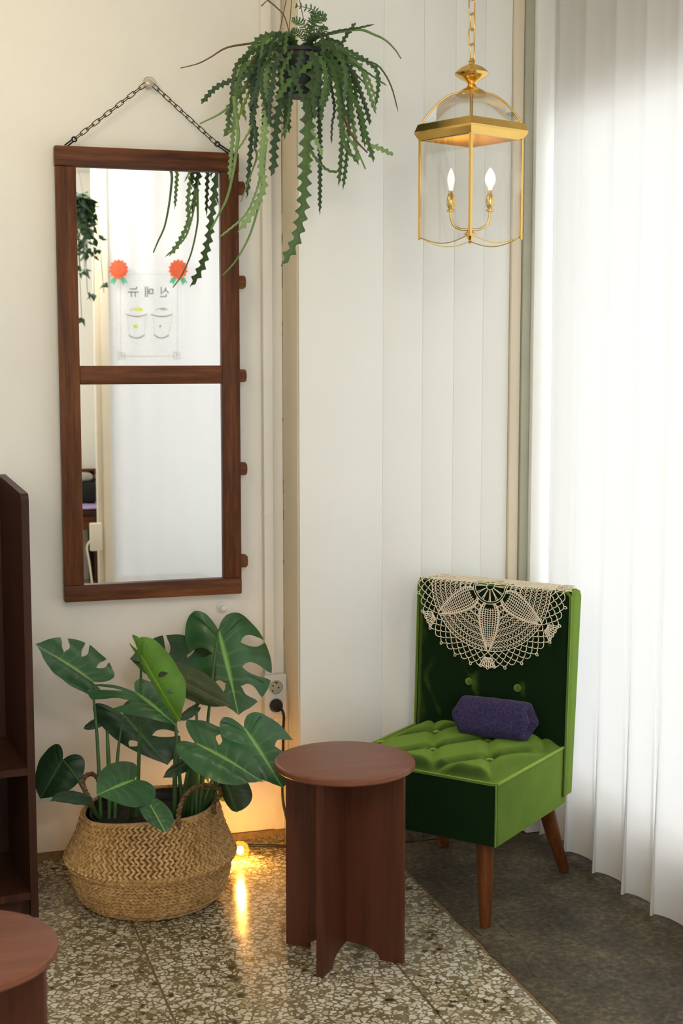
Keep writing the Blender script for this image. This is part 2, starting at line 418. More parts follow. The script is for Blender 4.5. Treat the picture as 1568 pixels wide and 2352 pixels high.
# pilaster wall with painted panels
wb = struct(bx('wall_back', (1.14, 4.024, 0.0), (2.035, 4.35, ZC), M['wall']))
pe = [1.14, 1.397, 1.522, 1.622, 1.717, 1.803]
for a, b in zip(pe, pe[1:]):
    bx('panel', (a + (0.0002 if a > 1.2 else -0.002), 4.0195, 0.0), (b - 0.0002, 4.026, ZC), M['panel'], wb, 0.0006)
# pilaster side turned from the window, its shade put into the beige
bx('shaded_side', (1.134, 4.03, 0.0), (1.1405, 4.2, ZC), M['trim'], wb, 0.001)
struct(bx('baseboard_back', (1.13, 4.008, 0.0), (1.975, 4.03, 0.055), M['concrete'], bev=0.003))
# jamb pieces beside the curtain
struct(bx('trim_1', (1.804, 4.006, 0.0), (1.836, 4.03, ZC), M['trim'], bev=0.003))
struct(bx('trim_2', (1.837, 3.996, 0.0), (1.863, 4.03, ZC), M['frame_grey'], bev=0.002))
struct(bx('trim_3', (1.864, 3.975, 0.0), (1.975, 4.03, ZC), M['panel'], bev=0.002))
# left wall: conduit, cover board, baseboard
cd = struct(bx('trim_4', (1.100, 4.188, 0.0), (1.1335, 4.202, ZC), M['wall'], bev=0.003))
for z0, z1 in ((1.92, 2.14), (1.83, 1.865), (1.70, 1.78), (1.56, 1.60), (1.08, 1.12), (1.0, 1.03), (0.86, 0.875), (0.62, 0.66), (1.30, 1.31)):
    MB().tube([(1.1335, 4.187, z0), (1.1342 + random.uniform(-.001, .001), 4.1868, (z0 + z1) / 2), (1.1335, 4.187, z1)], [0.0005, 0.0012, 0.0004], 5).build('crack', M['dark'], cd)
bb = struct(bx('baseboard_left', (-3.0, 4.188, 0.022), (1.1335, 4.203, 0.178), M['basebd'], bev=0.004))
MB().box((-3.0, 4.182, 0.0), (1.1335, 4.2, 0.0215)).build('mortar_bed', M['mortar'], bb)
# window wall
wr = struct(MB().box((1.975, 3.985, 0), (2.03, 4.03, ZC)).box((1.975, -0.1, 0), (2.03, 0.18, ZC)).box((1.975, 0.18, 0), (2.03, 3.985, 0.17)).box((1.975, 0.18, 2.24), (2.03, 3.985, ZC)).build('wall_right', M['wall']))
w1 = struct(MB().box((1.99, 0.18, 0.17), (2.025, 0.21, 2.24)).box((1.99, 3.955, 0.17), (2.025, 3.985, 2.24)).box((1.99, 0.21, 0.17), (2.025, 3.955, 0.20)).box((1.99, 0.21, 2.21), (2.025, 3.955, 2.24)).build('window_1', M['plastic']))
for y0, y1 in ((0.21, 2.0), (2.0, 3.955)): bx('pane', (2.005, y0, 0.20), (2.010, y1, 2.21), M['glass'], w1)
# shopfront window beside the photographer (seen in the mirror)
w2 = struct(MB().box((1.21, -0.06, 0.0), (1.24, -0.02, ZC)).box((1.945, -0.06, 0.0), (1.975, -0.02, ZC)).box((1.24, -0.06, 0.0), (1.945, -0.02, 0.03)).box((1.24, -0.06, ZC - 0.03), (1.945, -0.02, ZC)).build('window_2', M['plastic']))
bx('pane', (1.24, -0.045, 0.03), (1.945, -0.04, ZC - 0.03), M['glass'], w2)
ps = struct(bx('trim_5', (1.165, -0.08, 0), (1.212, 0.035, ZC), M['trim'], bev=0.004))
bx('pilaster_strip', (1.132, -0.06, 0), (1.165, 0.0, ZC), M['trim'], ps, 0.003)
struct(MB().prism([(1.165, -0.06), (1.21, -0.06), (1.48, -1.42), (1.40, -1.42)], (0, 0, 0), Vector((1, 0, 0)), Vector((0, 1, 0)), Vector((0, 0, 1)), ZC).build('wall_return', M['wall']))

# ------------------------------------------------------------------ curtains
def curtain(name, label, fold, span, z0, z1, group, n):
    c = thing(name, fold(0.5, z0), label, 'curtain', group)
    MB().grid(lambda s, t: fold(s, z0 + 0.125 + (z1 - z0 - 0.125) * t), n, 14).build('sheer_panel', M['sheer'], c, True)
    MB().grid(lambda s, t: fold(s, z0 + 0.125 * t), n, 3).build('hem', M['hem'], c, True)
    return c
def fold1(s, z):
    y = 3.945 - 3.75 * s
    k = 0.30 + 0.70 * max(0.0, 1 - z / 1.1) ** 1.3
    ph = 2 * math.pi * (y / 0.172 + 0.75 * noise.noise((y * 2.1, 3.1, 0)) + 0.03 * noise.noise((y * 4, z * 0.8, 5)))
    x = 1.905 + k * (0.027 * math.sin(ph) + 0.009 * math.sin(2 * ph + 1.0)) + 0.006 * noise.noise((y * 3, z * 1.1, 9))
    return Vector((x, y + k * 0.022 * math.sin(2 * ph), z))
c1 = curtain('sheer_curtain', 'long white sheer curtain hanging to the floor beside the green chair', fold1, 3.75, 0.022, 2.60, None, 520)
MB().tube([(1.902, 0.05, 2.615), (1.902, 3.99, 2.615)], 0.011, 10).build('curtain_rail', M['porcelain'], c1)
def fold2(s, z):
    x = 1.214 + 0.765 * s
    ph = 2 * math.pi * (x / 0.16 + 0.2 * noise.noise((x * 3, 8, 0)))
    return Vector((x, 0.026 + 0.005 * math.sin(ph), z))
def curtain_mat(o, m):
    for c in o.children: c.data.materials[0] = m
c2 = curtain('shopfront_sheer', 'flat white sheer reflected in the mirror behind the paper menu', fold2, 0.84, 0.006, 2.64, None, 120)
MB().tube([(1.2, 0.026, 2.65), (1.975, 0.026, 2.65)], 0.008, 8).build('curtain_rail', M['porcelain'], c2)
curtain_mat(c2, M['shop_sheer'])
# ------------------------------------------------------------------ round tables
def round_table(loc, ang, label, group=None):
    t = thing('round_side_table', (loc[0], loc[1], 0), label, 'table', 'round wooden side tables')
    x, y = loc; RT, TT, HT = 0.1755, 0.018, 0.5
    prof = [(0.0001, HT - TT), (RT - 0.004, HT - TT), (RT, HT - TT + 0.004), (RT, HT - 0.004), (RT - 0.003, HT - 0.001), (RT - 0.008, HT), (0.0001, HT)]
    MB().lathe(prof, (x, y, 0), 72, cap=False).build('tabletop', M['mahog_sheen'], t, True, auto=35)
    hw = 0.158
    arch = [(-hw, 0), (-0.098, 0)] + [(0.098 * -math.cos(math.pi * k / 20), 0.034 * math.sin(math.pi * k / 20) ** 0.85) for k in range(1, 20)] + [(0.098, 0), (hw, 0), (hw, HT - TT), (-hw, HT - TT)]
    for i, a in enumerate((ang, ang + 90)):
        ax = Vector((math.cos(R(a)), math.sin(R(a)), 0)); az = Vector((0, 0, 1)); nn = ax.cross(az)
        mb = MB()
        if i == 0:
            mb.prism(arch, Vector((x, y, 0)) - nn * 0.009, ax, az, nn, 0.018)
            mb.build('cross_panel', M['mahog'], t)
        else:                                                  # second panel is halved around the first
            h = [p for p in arch if p[0] <= -0.009]
            zc = 0.034
            left = [p for p in arch[:11]]
            poly = [(-hw, 0), (-0.098, 0)] + [p for p in arch[2:] if p[0] < -0.0092 and p[1] < 0.1] + [(-0.0092, zc), (-0.0092, HT - TT), (-hw, HT - TT)]
            mb.prism(poly, Vector((x, y, 0)) - nn * 0.009, ax, az, nn, 0.018)
            mb.prism([(-px, py) for px, py in poly][::-1], Vector((x, y, 0)) - nn * 0.009, ax, az, nn, 0.018)
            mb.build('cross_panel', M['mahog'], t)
    return t
round_table((1.045, 3.288), 230, 'round brown wooden side table on cross panels before the green chair')
s2 = onz(130, 2190, 0.49)
round_table((s2.x - CR.x * 0.1755, s2.y - CR.y * 0.1755), 248, 'round brown wooden side table cut off at the lower left corner')

# ------------------------------------------------------------------ shelf unit
rk = R(5.0); rx = Vector((math.cos(rk), math.sin(rk), 0)); ry = Vector((-math.sin(rk), math.cos(rk), 0)); UZ = Vector((0, 0, 1))
O = Vector((0.331, 3.75, 0))
sh = thing('shelf_unit', O - rx * 0.35, 'dark brown open wooden shelf unit at the left edge', 'shelf')
def side(off, name):
    prof = [(0, 0), (0.36, 0), (0.36, 1.165), (0.012, 1.142), (0.004, 1.136), (0, 1.124)]
    MB().prism(prof, O - rx * off, ry, UZ, -rx, 0.02).build(name, M['shelfw'], sh)
side(0.0, 'side_panel'); side(0.68, 'side_panel')
def sbox(name, a0, a1, b0, b1, z0, z1, mat='shelfw'):
    MB().prism([(a0, b0), (a1, b0), (a1, b1), (a0, b1)], O + UZ * z0, -rx, ry, UZ, z1 - z0).build(name, M[mat], sh)
for z in (0.05, 0.392, 0.80): 
    if z < 0.7: sbox('shelf_board', 0.02, 0.68, 0.004, 0.345, z, z + 0.02)
sbox('back_panel', 0.02, 0.68, 0.345, 0.359, 0.05, 1.155)
sbox('plinth', 0.02, 0.68, 0.03, 0.045, 0.0, 0.05)

# ------------------------------------------------------------------ mirror
mx0, mx1, mz0, mz1, mv0, mv1 = 0.463, 0.993, 0.781, 2.088, 4.152, 4.188
mi = thing('wall_mirror', (0.728, 4.17, mz0), 'tall wall mirror in a brown wooden ladder frame with side pegs', 'mirror')
sw = 0.057
bx('stile', (mx0, mv0 + 0.001, mz0 + 0.049), (mx0 + sw, mv1, mz1 - 0.056), M['oak_v'], mi, 0.003)
bx('stile', (mx1 - 0.055, mv0 + 0.001, mz0 + 0.049), (mx1, mv1, mz1 - 0.056), M['oak_v'], mi, 0.003)
bx('rail', (mx0 - 0.002, mv0 - 0.002, mz1 - 0.056), (mx1 + 0.001, mv1, mz1), M['oak_h'], mi, 0.004)
bx('rail', (mx0, mv0 - 0.002, mz0), (mx1, mv1, mz0 + 0.049), M['oak_h'], mi, 0.004)
zm = onv(340, 861, 4.16).z
bx('rail', (mx0 + sw, mv0, zm - 0.027), (mx1 - 0.055, mv1, zm + 0.027), M['oak_h'], mi, 0.003)
bx('mirror_pane', (mx0 + sw - 0.004, mv0 + 0.016, mz0 + 0.045), (mx1 - 0.051, mv0 + 0.020, zm - 0.024), M['mirror'], mi)
bx('mirror_pane', (mx0 + sw - 0.004, mv0 + 0.016, zm + 0.024), (mx1 - 0.051, mv0 + 0.020, mz1 - 0.052), M['mirror'], mi)
for py in (432, 648, 863, 1077, 1289):
    z = onv(552, py, 4.16).z
    poly = [(0, -0.019), (0.016, -0.019), (0.021, -0.014), (0.0225, 0), (0.021, 0.014), (0.016, 0.019), (0, 0.019)]
    MB().prism(poly, (mx1 - 0.001, mv0 + 0.006, z), Vector((1, 0, 0)), UZ, Vector((0, 1, 0)), 0.024).build('peg', M['oak_h'], mi, False)
# wall hook and chain
hk = onv(342, 192, 4.17)
h = thing('wall_hook', (hk.x, 4.2, hk.z), 'pale metal wall hook carrying the mirror chain', 'hook')
rotY = Matrix.Rotation(R(90), 4, 'X')
MB().lathe([(0.001, 0), (0.011, 0), (0.012, 0.006), (0.008, 0.010), (0.007, 0.024), (0.011, 0.027), (0.013, 0.033), (0.009, 0.038), (0.001, 0.039)], (hk.x, 4.2, hk.z), 20, rotY).build('knob', M['porcelain'], h, True, auto=50)
ringm = [(hk.x + 0.002 + 0.017 * math.cos(a), 4.172 + 0.003 * math.sin(a), hk.z + 0.004 + 0.015 * math.sin(a)) for a in [2 * math.pi * k / 20 for k in range(20)]]
MB().tube(ringm, 0.0018, 6, closed=True).build('ring', M['porcelain'], h, True)
def link_mesh(name, L, W, r, mat):
    pts = []
    for k in range(20):
        a = 2 * math.pi * k / 20
        pts.append(((L / 2 - W / 2) * (1 if math.cos(a) > 1e-6 else -1 if math.cos(a) < -1e-6 else 0) * min(1, abs(math.cos(a)) * 3) + W / 2 * math.cos(a), W / 2 * math.sin(a), 0))
    b = MB().tube(pts, r, 5, closed=True); me = bpy.data.meshes.new(name)
    me.from_pydata([tuple(v) for v in b.v], [], b.f); me.polygons.foreach_set('use_smooth', [True] * len(me.polygons)); me.materials.append(mat); return me
lm = link_mesh('link', 0.0275, 0.0105, 0.0013, M['iron'])
def chain_between(parent, A, B, mesh, pitch, roll0=0.0):
    d = (B - A); n = max(1, round(d.length / pitch)); q0 = Vector((1, 0, 0)).rotation_difference(d.normalized())
    for i in range(n):
        p = A + d * ((i + 0.5) / n)
        tw = Matrix.Rotation(roll0 + (R(80) if i % 2 else R(15)), 4, 'X').to_quaternion()
        link_ob('link', mesh, p, q0 @ tw, parent)
ch = thing('mirror_chain', (hk.x, 4.168, hk.z), 'dark iron chain hanging the mirror from the wall hook', 'chain')
top = Vector((hk.x, 4.168, hk.z + 0.006))
for px, py, qx, qy in ((173, 318, 150, 334), (496, 329, 528, 351)):
    e = onv(px, py, 4.168); f = onv(qx, qy, 4.166); f.z = min(f.z, mz1 + 0.0005)
    chain_between(ch, top + (e - top).normalized() * 0.012, e, lm, 0.0218, R(70))
    dd = (f - e).normalized(); nn = Vector((0, -1, 0)).cross(dd)
    loop = [e + nn * 0.006 * math.sin(a) + dd * 0.006 * (1 - math.cos(a)) - dd * 0.004 for a in [R(300) * k / 12 - R(150) for k in range(13)]]
    eye = [e + dd * 0.004 + (nn * math.sin(a) - dd * math.cos(a)) * 0.0065 for a in [2 * math.pi * k / 14 for k in range(14)]]
    MB().tube(eye, 0.0024, 6, closed=True).tube([e + dd * 0.009 + nn * 0.003, f + nn * 0.004], 0.0024, 6).tube([e + dd * 0.009 - nn * 0.003, f - nn * 0.003], 0.0022, 6).build('hook', M['black'], ch, True)

# ------------------------------------------------------------------ small wall fittings
k = onv(512, 1396, 4.19)
f = thing('wall_fixture', (k.x, 4.2, k.z), 'small round white painted fixture on the wall under the mirror', 'fixture')
MB().lathe([(0.001, 0), (0.017, 0), (0.018, 0.004), (0.014, 0.008), (0.001, 0.008)], (k.x, 4.2, k.z), 24, rotY).build('rosette', M['wall'], f, True, auto=40)
MB().lathe([(0.001, 0.008), (0.010, 0.008), (0.0105, 0.018), (0.007, 0.021), (0.001, 0.021)], (k.x, 4.2, k.z), 6, rotY).build('hexagon_cap', M['wall'], f)
# socket on the wall with its conduit
so = thing('wall_socket', (1.098, 4.2, 0.386), 'white double wall socket with a conduit above, right of the monstera', 'socket')
sx0, sx1, sz0, sz1 = 1.063, 1.134, 0.387, 0.522
bx('housing', (sx0, 4.158, sz0), (sx1, 4.188, sz1), M['plastic'], so, 0.004)
for zc in (0.484, 0.427):
    xc = 1.0985
    ring = MB().lathe([(0.0215, 0.0), (0.0235, 0.0), (0.0235, 0.004), (0.0215, 0.004)], (xc, 4.158, zc), 28, rotY, cap=False)
    ring.build('socket_ring', M['plastic'], so, True, auto=40)
    MB().lathe([(0.0005, 0.0002), (0.0213, 0.0002), (0.0213, 0.001), (0.0005, 0.001)], (xc, 4.158, zc), 28, rotY).build('recess', M['frame_grey'], so)
    if zc > 0.45:
        for dx, dz in ((-0.0085, 0.004), (0.009, -0.003), (0.0, 0.014), (-0.010, -0.012), (0.004, 0.012)):
            MB().lathe([(0.0003, 0.0), (0.0026, 0.0), (0.0026, 0.0016), (0.0003, 0.0016)], (xc + dx, 4.158, zc + dz), 10, rotY).build('pin_hole', M['black'], so)
bx('conduit', (1.068, 4.168, sz1), (1.097, 4.20, ZC - 0.001), M['wall'], so, 0.003)
bx('conduit_joint', (1.0665, 4.166, 1.018), (1.0985, 4.20, 1.022), M['wall'], so)
pc = thing('power_cable', (1.1, 4.12, 0.0), 'black plug and cable hanging from the wall socket to the floor', 'cable')
MB().lathe([(0.001, 0.0005), (0.019, 0.0005), (0.0195, 0.012), (0.016, 0.024), (0.001, 0.025)], (1.0985, 4.157, 0.427), 22, rotY).build('plug', M['black'], pc, True, auto=40)
cab = catmull([(1.106, 4.128, 0.425), (1.112, 4.115, 0.405), (1.112, 4.12, 0.36), (1.112, 4.125, 0.28), (1.108, 4.12, 0.2), (1.108, 4.11, 0.13), (1.122, 4.10, 0.06), (1.13, 4.06, 0.012), (1.10, 4.07, 0.006), (1.03, 4.10, 0.006), (0.96, 4.11, 0.006), (0.93, 4.10, 0.007)], 8)
MB().tube(cab, 0.0042, 7).build('cord', M['black'], pc, True)
# little globe bulb on the floor
bc = onz(551, 1953, 0.038)
bl = thing('globe_bulb_lamp', (bc.x, bc.y, 0), 'glowing amber globe bulb lying on the floor behind the basket', 'lamp')
sph = [(0.0275 * math.sin(math.pi * k / 16) + 0.0002, -0.0275 * math.cos(math.pi * k / 16)) for k in range(17)]
MB().lathe(sph, bc, 28, cap=False).build('globe', M['amber'], bl, True)
fil = [(0.0105 * math.sin(math.pi * k / 10) + 0.0002, -0.0125 * math.cos(math.pi * k / 10)) for k in range(11)]
MB().lathe(fil, bc, 16, cap=False).build('filament', M['filament'], bl, True)
bd = (Vector((bc.x - 0.05, bc.y + 0.09, 0.03)) - bc).normalized()
MB().tube([bc + bd * 0.026, bc + bd * 0.04, bc + bd * 0.041, bc + bd * 0.068], [0.0125, 0.0125, 0.016, 0.0155], 16).build('lamp_holder', M['black'], bl, True, auto=40)
e0 = bc + bd * 0.068
MB().tube(catmull([e0, e0 + bd * 0.02, Vector((0.93, 4.10, 0.02)), Vector((0.96, 4.12, 0.007)), Vector((1.04, 4.10, 0.006)), Vector((1.12, 4.06, 0.006))], 6), 0.0044, 7).build('cord', M['black'], bl, True)
b2 = at(527, 1926, 4.2)
# ------------------------------------------------------------------ green chair (a = leftwards along the seat front, b = towards the back)
CA = R(40); C0 = Vector((1.438, 3.273, 0)); cw = Vector((-math.sin(CA), math.cos(CA), 0)); cd_ = Vector((math.cos(CA), math.sin(CA), 0))
def cp(a, b, z): return C0 + cw * a + cd_ * b + UZ * z
A0, A1, SD = -0.012, 0.465, 0.43
chair = thing('slipper_chair', cp(0.23, 0.25, 0), 'low armless green velvet chair with button tufting and wooden legs', 'chair')
SZ0, SZ1 = 0.238, 0.398
seat_btn = [(0.093, 0.17), (0.267, 0.17), (0.437, 0.17), (0.18, 0.333), (0.345, 0.333), (0.01, 0.333), (0.18, 0.02), (0.345, 0.02)]
def tuft(x, y, px, py, x0, y0, amp):
    u_ = (x - x0) / px; v_ = (y - y0) / py
    p = (u_ + v_) / 2; q = (u_ - v_) / 2
    sp = abs(math.sin(math.pi * p)); sq = abs(math.sin(math.pi * q))
    return amp * (min(1.0, sp * 1.9) ** 0.6 * min(1.0, sq * 1.9) ** 0.6)
def smooth(x): x = max(0.0, min(1.0, x)); return x * x * (3 - 2 * x)
def seat_top(a, b):
    e = min(a - A0, A1 - a, b); ed = smooth(e / 0.06)
    h = SZ1 + 0.004 + ed * 0.012
    t = tuft(a, b, 0.0865, 0.163, 0.0935, 0.17, 0.015)
    k = smooth((e - 0.004) / 0.055)
    dome = 0.006 * math.sin(math.pi * (a - A0) / (A1 - A0))
    d = 0.0
    for ba, bb_ in seat_btn[:6]:
        r2 = (a - ba) ** 2 + (b - bb_) ** 2; d -= 0.009 * math.exp(-r2 / 0.0005)
    return h + k * (t - 0.004 + d) + dome * ed
def seat_top_pt(s, t):
    a = A0 + (A1 - A0) * s; b = SD * t
    return cp(a, b, seat_top(a, b))
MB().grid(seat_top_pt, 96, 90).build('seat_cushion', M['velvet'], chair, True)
# seat box with softly rounded corners
def rrect(x0, x1, y0, y1, r, n=5):
    out = []
    for cx_, cy_, a0 in ((x1 - r, y1 - r, 0), (x0 + r, y1 - r, 90), (x0 + r, y0 + r, 180), (x1 - r, y0 + r, 270)):
        for k_ in range(n + 1):
            an = R(a0 + 90 * k_ / n); out.append((cx_ + r * math.cos(an), cy_ + r * math.sin(an)))
    return out
poly = rrect(A0, A1, 0.0, SD + 0.02, 0.010)
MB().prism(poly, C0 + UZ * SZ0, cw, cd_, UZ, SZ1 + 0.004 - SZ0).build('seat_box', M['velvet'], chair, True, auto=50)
def pipe(name, pts, r=0.0042, closed=False): MB().tube(pts, r, 8, closed=closed).build(name, M['piping'], chair, True)
zp = SZ1 + 0.005
pipe('piping', [cp(a, b, zp) for a, b in [(A0, SD - 0.01), (A0, 0.2), (A0, 0.012), (A0 + 0.003, 0.003), (A0 + 0.012, 0), (0.2, 0), (A1 - 0.012, 0), (A1 - 0.003, 0.003), (A1, 0.012), (A1, SD - 0.01)]])
pipe('corner_piping', [cp(A0 + 0.002, 0.001, SZ0), cp(A0 + 0.002, 0.001, zp)], 0.0026)
# backrest: wedge, thicker at the top
BZ0, BZ1 = 0.262, 0.842
def bf(z): return 0.417 + 0.018 * (z - 0.40) / 0.44         # front plane
def brr(z): return 0.476 + 0.046 * (z - BZ0) / (BZ1 - BZ0)      # rear plane
BA0, BA1 = -0.018, 0.468
back_btn = [(0.138, 0.552), (0.294, 0.552), (0.06, 0.70), (0.216, 0.70), (0.372, 0.70)]
def back_front(s, t):
    a = BA0 + (BA1 - BA0) * s; z = BZ0 + (BZ1 - BZ0) * t
    e = min(a - BA0, BA1 - a, BZ1 - z, 0.2)
    k = smooth(e / 0.05); tf = tuft(a, z, 0.078, 0.148, 0.138, 0.552, 0.005) * k
    d = sum(0.007 * math.exp(-((a - p) ** 2 + (z - q) ** 2) / 0.0005) for p, q in back_btn) * k
    ins = 0.010 * (1 - smooth(e / 0.014))
    return cp(a, bf(z) + 0.006 - tf * 0.8 + d + ins * 0.6, z)
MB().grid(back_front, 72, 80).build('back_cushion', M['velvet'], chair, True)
mb = MB(); ring = []
n_ = 14
outl = []                                                      # outline of the back in (a, z): rounded top corners
rc = 0.022
for an in range(0, 91, 15): outl.append((BA0 + rc - rc * math.cos(R(an)), BZ1 - rc + rc * math.sin(R(an))))
for an in range(90, -1, -15): outl.append((BA1 - rc + rc * math.cos(R(an)), BZ1 - rc + rc * math.sin(R(an))))
outl = [(BA0, BZ0)] + outl + [(BA1, BZ0)]
k0 = len(outl)
vs = [cp(a, bf(z) + 0.010, z) for a, z in outl] + [cp(a, bf(z) + 0.02, z) for a, z in outl] + [cp(a, brr(z) - 0.006, z) for a, z in outl] + [cp(min(max(a, BA0 + 0.006), BA1 - 0.006), brr(z), min(z, BZ1 - 0.005)) for a, z in outl]
fs = []
for q in range(3):
    for i in range(k0):
        j = (i + 1) % k0; fs.append((q * k0 + i, q * k0 + j, (q + 1) * k0 + j, (q + 1) * k0 + i))
fs.append(tuple(range(3 * k0, 4 * k0))); fs.append(tuple(range(k0 - 1, -1, -1)))
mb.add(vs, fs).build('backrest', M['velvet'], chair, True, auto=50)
pipe('piping', [cp(a, bf(z) + 0.006, z) for a, z in outl], 0.004)
def button(p, nrm, r=0.0115):
    q = Vector((0, 0, 1)).rotation_difference(nrm).to_matrix().to_4x4()
    MB().lathe([(r * 0.7, -0.004), (r, 0.0), (r * 0.93, 0.0035), (r * 0.6, 0.006), (r * 0.2, 0.007), (0.0003, 0.0071)], p, 18, q, cap=False).build('button', M['piping'], chair, True)
for a, b in seat_btn[:5]: button(cp(a, b, seat_top(a, b) + 0.005), Vector((0, 0, 1)))
for a, z in back_btn[:2]:
    p = back_front((a - BA0) / (BA1 - BA0), (z - BZ0) / (BZ1 - BZ0)); button(p - cd_ * 0.002, -cd_)
def leg(a0, b0, a1, b1):
    MB().tube([cp(a0, b0, SZ0 + 0.01), cp((a0 + a1) / 2, (b0 + b1) / 2, SZ0 / 2), cp(a1, b1, 0.012), cp(a1, b1, 0.0)], [0.0245, 0.0205, 0.0155, 0.0145], 20).build('leg', M['legw'], chair, True, auto=40)
leg(0.046, 0.052, 0.040, 0.050); leg(0.41, 0.052, 0.418, 0.050)
leg(0.046, 0.42, 0.03, 0.535); leg(0.41, 0.42, 0.425, 0.535)

# ------------------------------------------------------------------ purple bolster
def bolster():
    L, ry_, rz = 0.101, 0.05, 0.056
    c = cp(0.168, 0.352, 0.478); ax = (cw * -1).normalized()
    ax = (ax + cd_ * 0.10).normalized(); ay = UZ.cross(ax).normalized()
    tilt = 0.25; up = (UZ * math.cos(tilt) + ay * math.sin(tilt)).normalized(); ay = up.cross(ax).normalized()
    pil = thing('bolster_cushion', c - UZ * 0.055, 'small purple tweed bolster cushion on the green chair seat', 'cushion')
    nt, na = 64, 96
    def pt(s, t):
        an = 2 * math.pi * t; ca, sa = math.cos(an), math.sin(an)
        sq = (abs(ca) ** 3.2 + abs(sa) ** 3.2) ** (-1 / 3.2)
        x = -1 + 2 * s
        if abs(x) < 0.8:
            k = 1.0 - 0.03 * abs(x); l = x / 0.8 * L * 0.9
        else:
            w = (abs(x) - 0.8) / 0.2
            if w < 0.4:
                q = w / 0.4 * math.pi / 2; k = 0.976 - 0.17 * (1 - math.cos(q)); l = L * 0.9 + 0.014 * math.sin(q); x1 = 0.0
            else:
                x1 = (w - 0.4) / 0.6; k = 0.806 * (1 - x1) + 0.02; l = L * 0.9 + 0.014 - 0.020 * x1 ** 1.3
            lobe = 0.5 - 0.5 * math.cos(4 * an)
            k *= 1 - 0.05 * lobe * math.sin(math.pi * min(1, w / 0.8)); l += 0.006 * math.cos(4 * an) * math.sin(math.pi * w) + 0.0028 * math.cos(12 * an) * math.sin(math.pi * x1)
            l = math.copysign(l, x)
        l *= 1 + 0.05 * math.cos(2 * an)
        wr = 1 + 0.02 * noise.noise((x * 3, ca * 2, sa * 2))
        return c + ax * l + ay * (ry_ * ca * sq * k * wr) + up * (rz * sa * sq * k * wr)
    MB().grid(pt, nt, na).build('cover', M['tweed'], pil, True)
    e = c + ax * (L * 0.9 - 0.004)
    MB().lathe([(0.006, -0.004), (0.006, 0.003), (0.0003, 0.0045)], e, 12, UZ.rotation_difference(ax).to_matrix().to_4x4(), cap=False).build('button', M['tweed'], pil, True)
bolster()

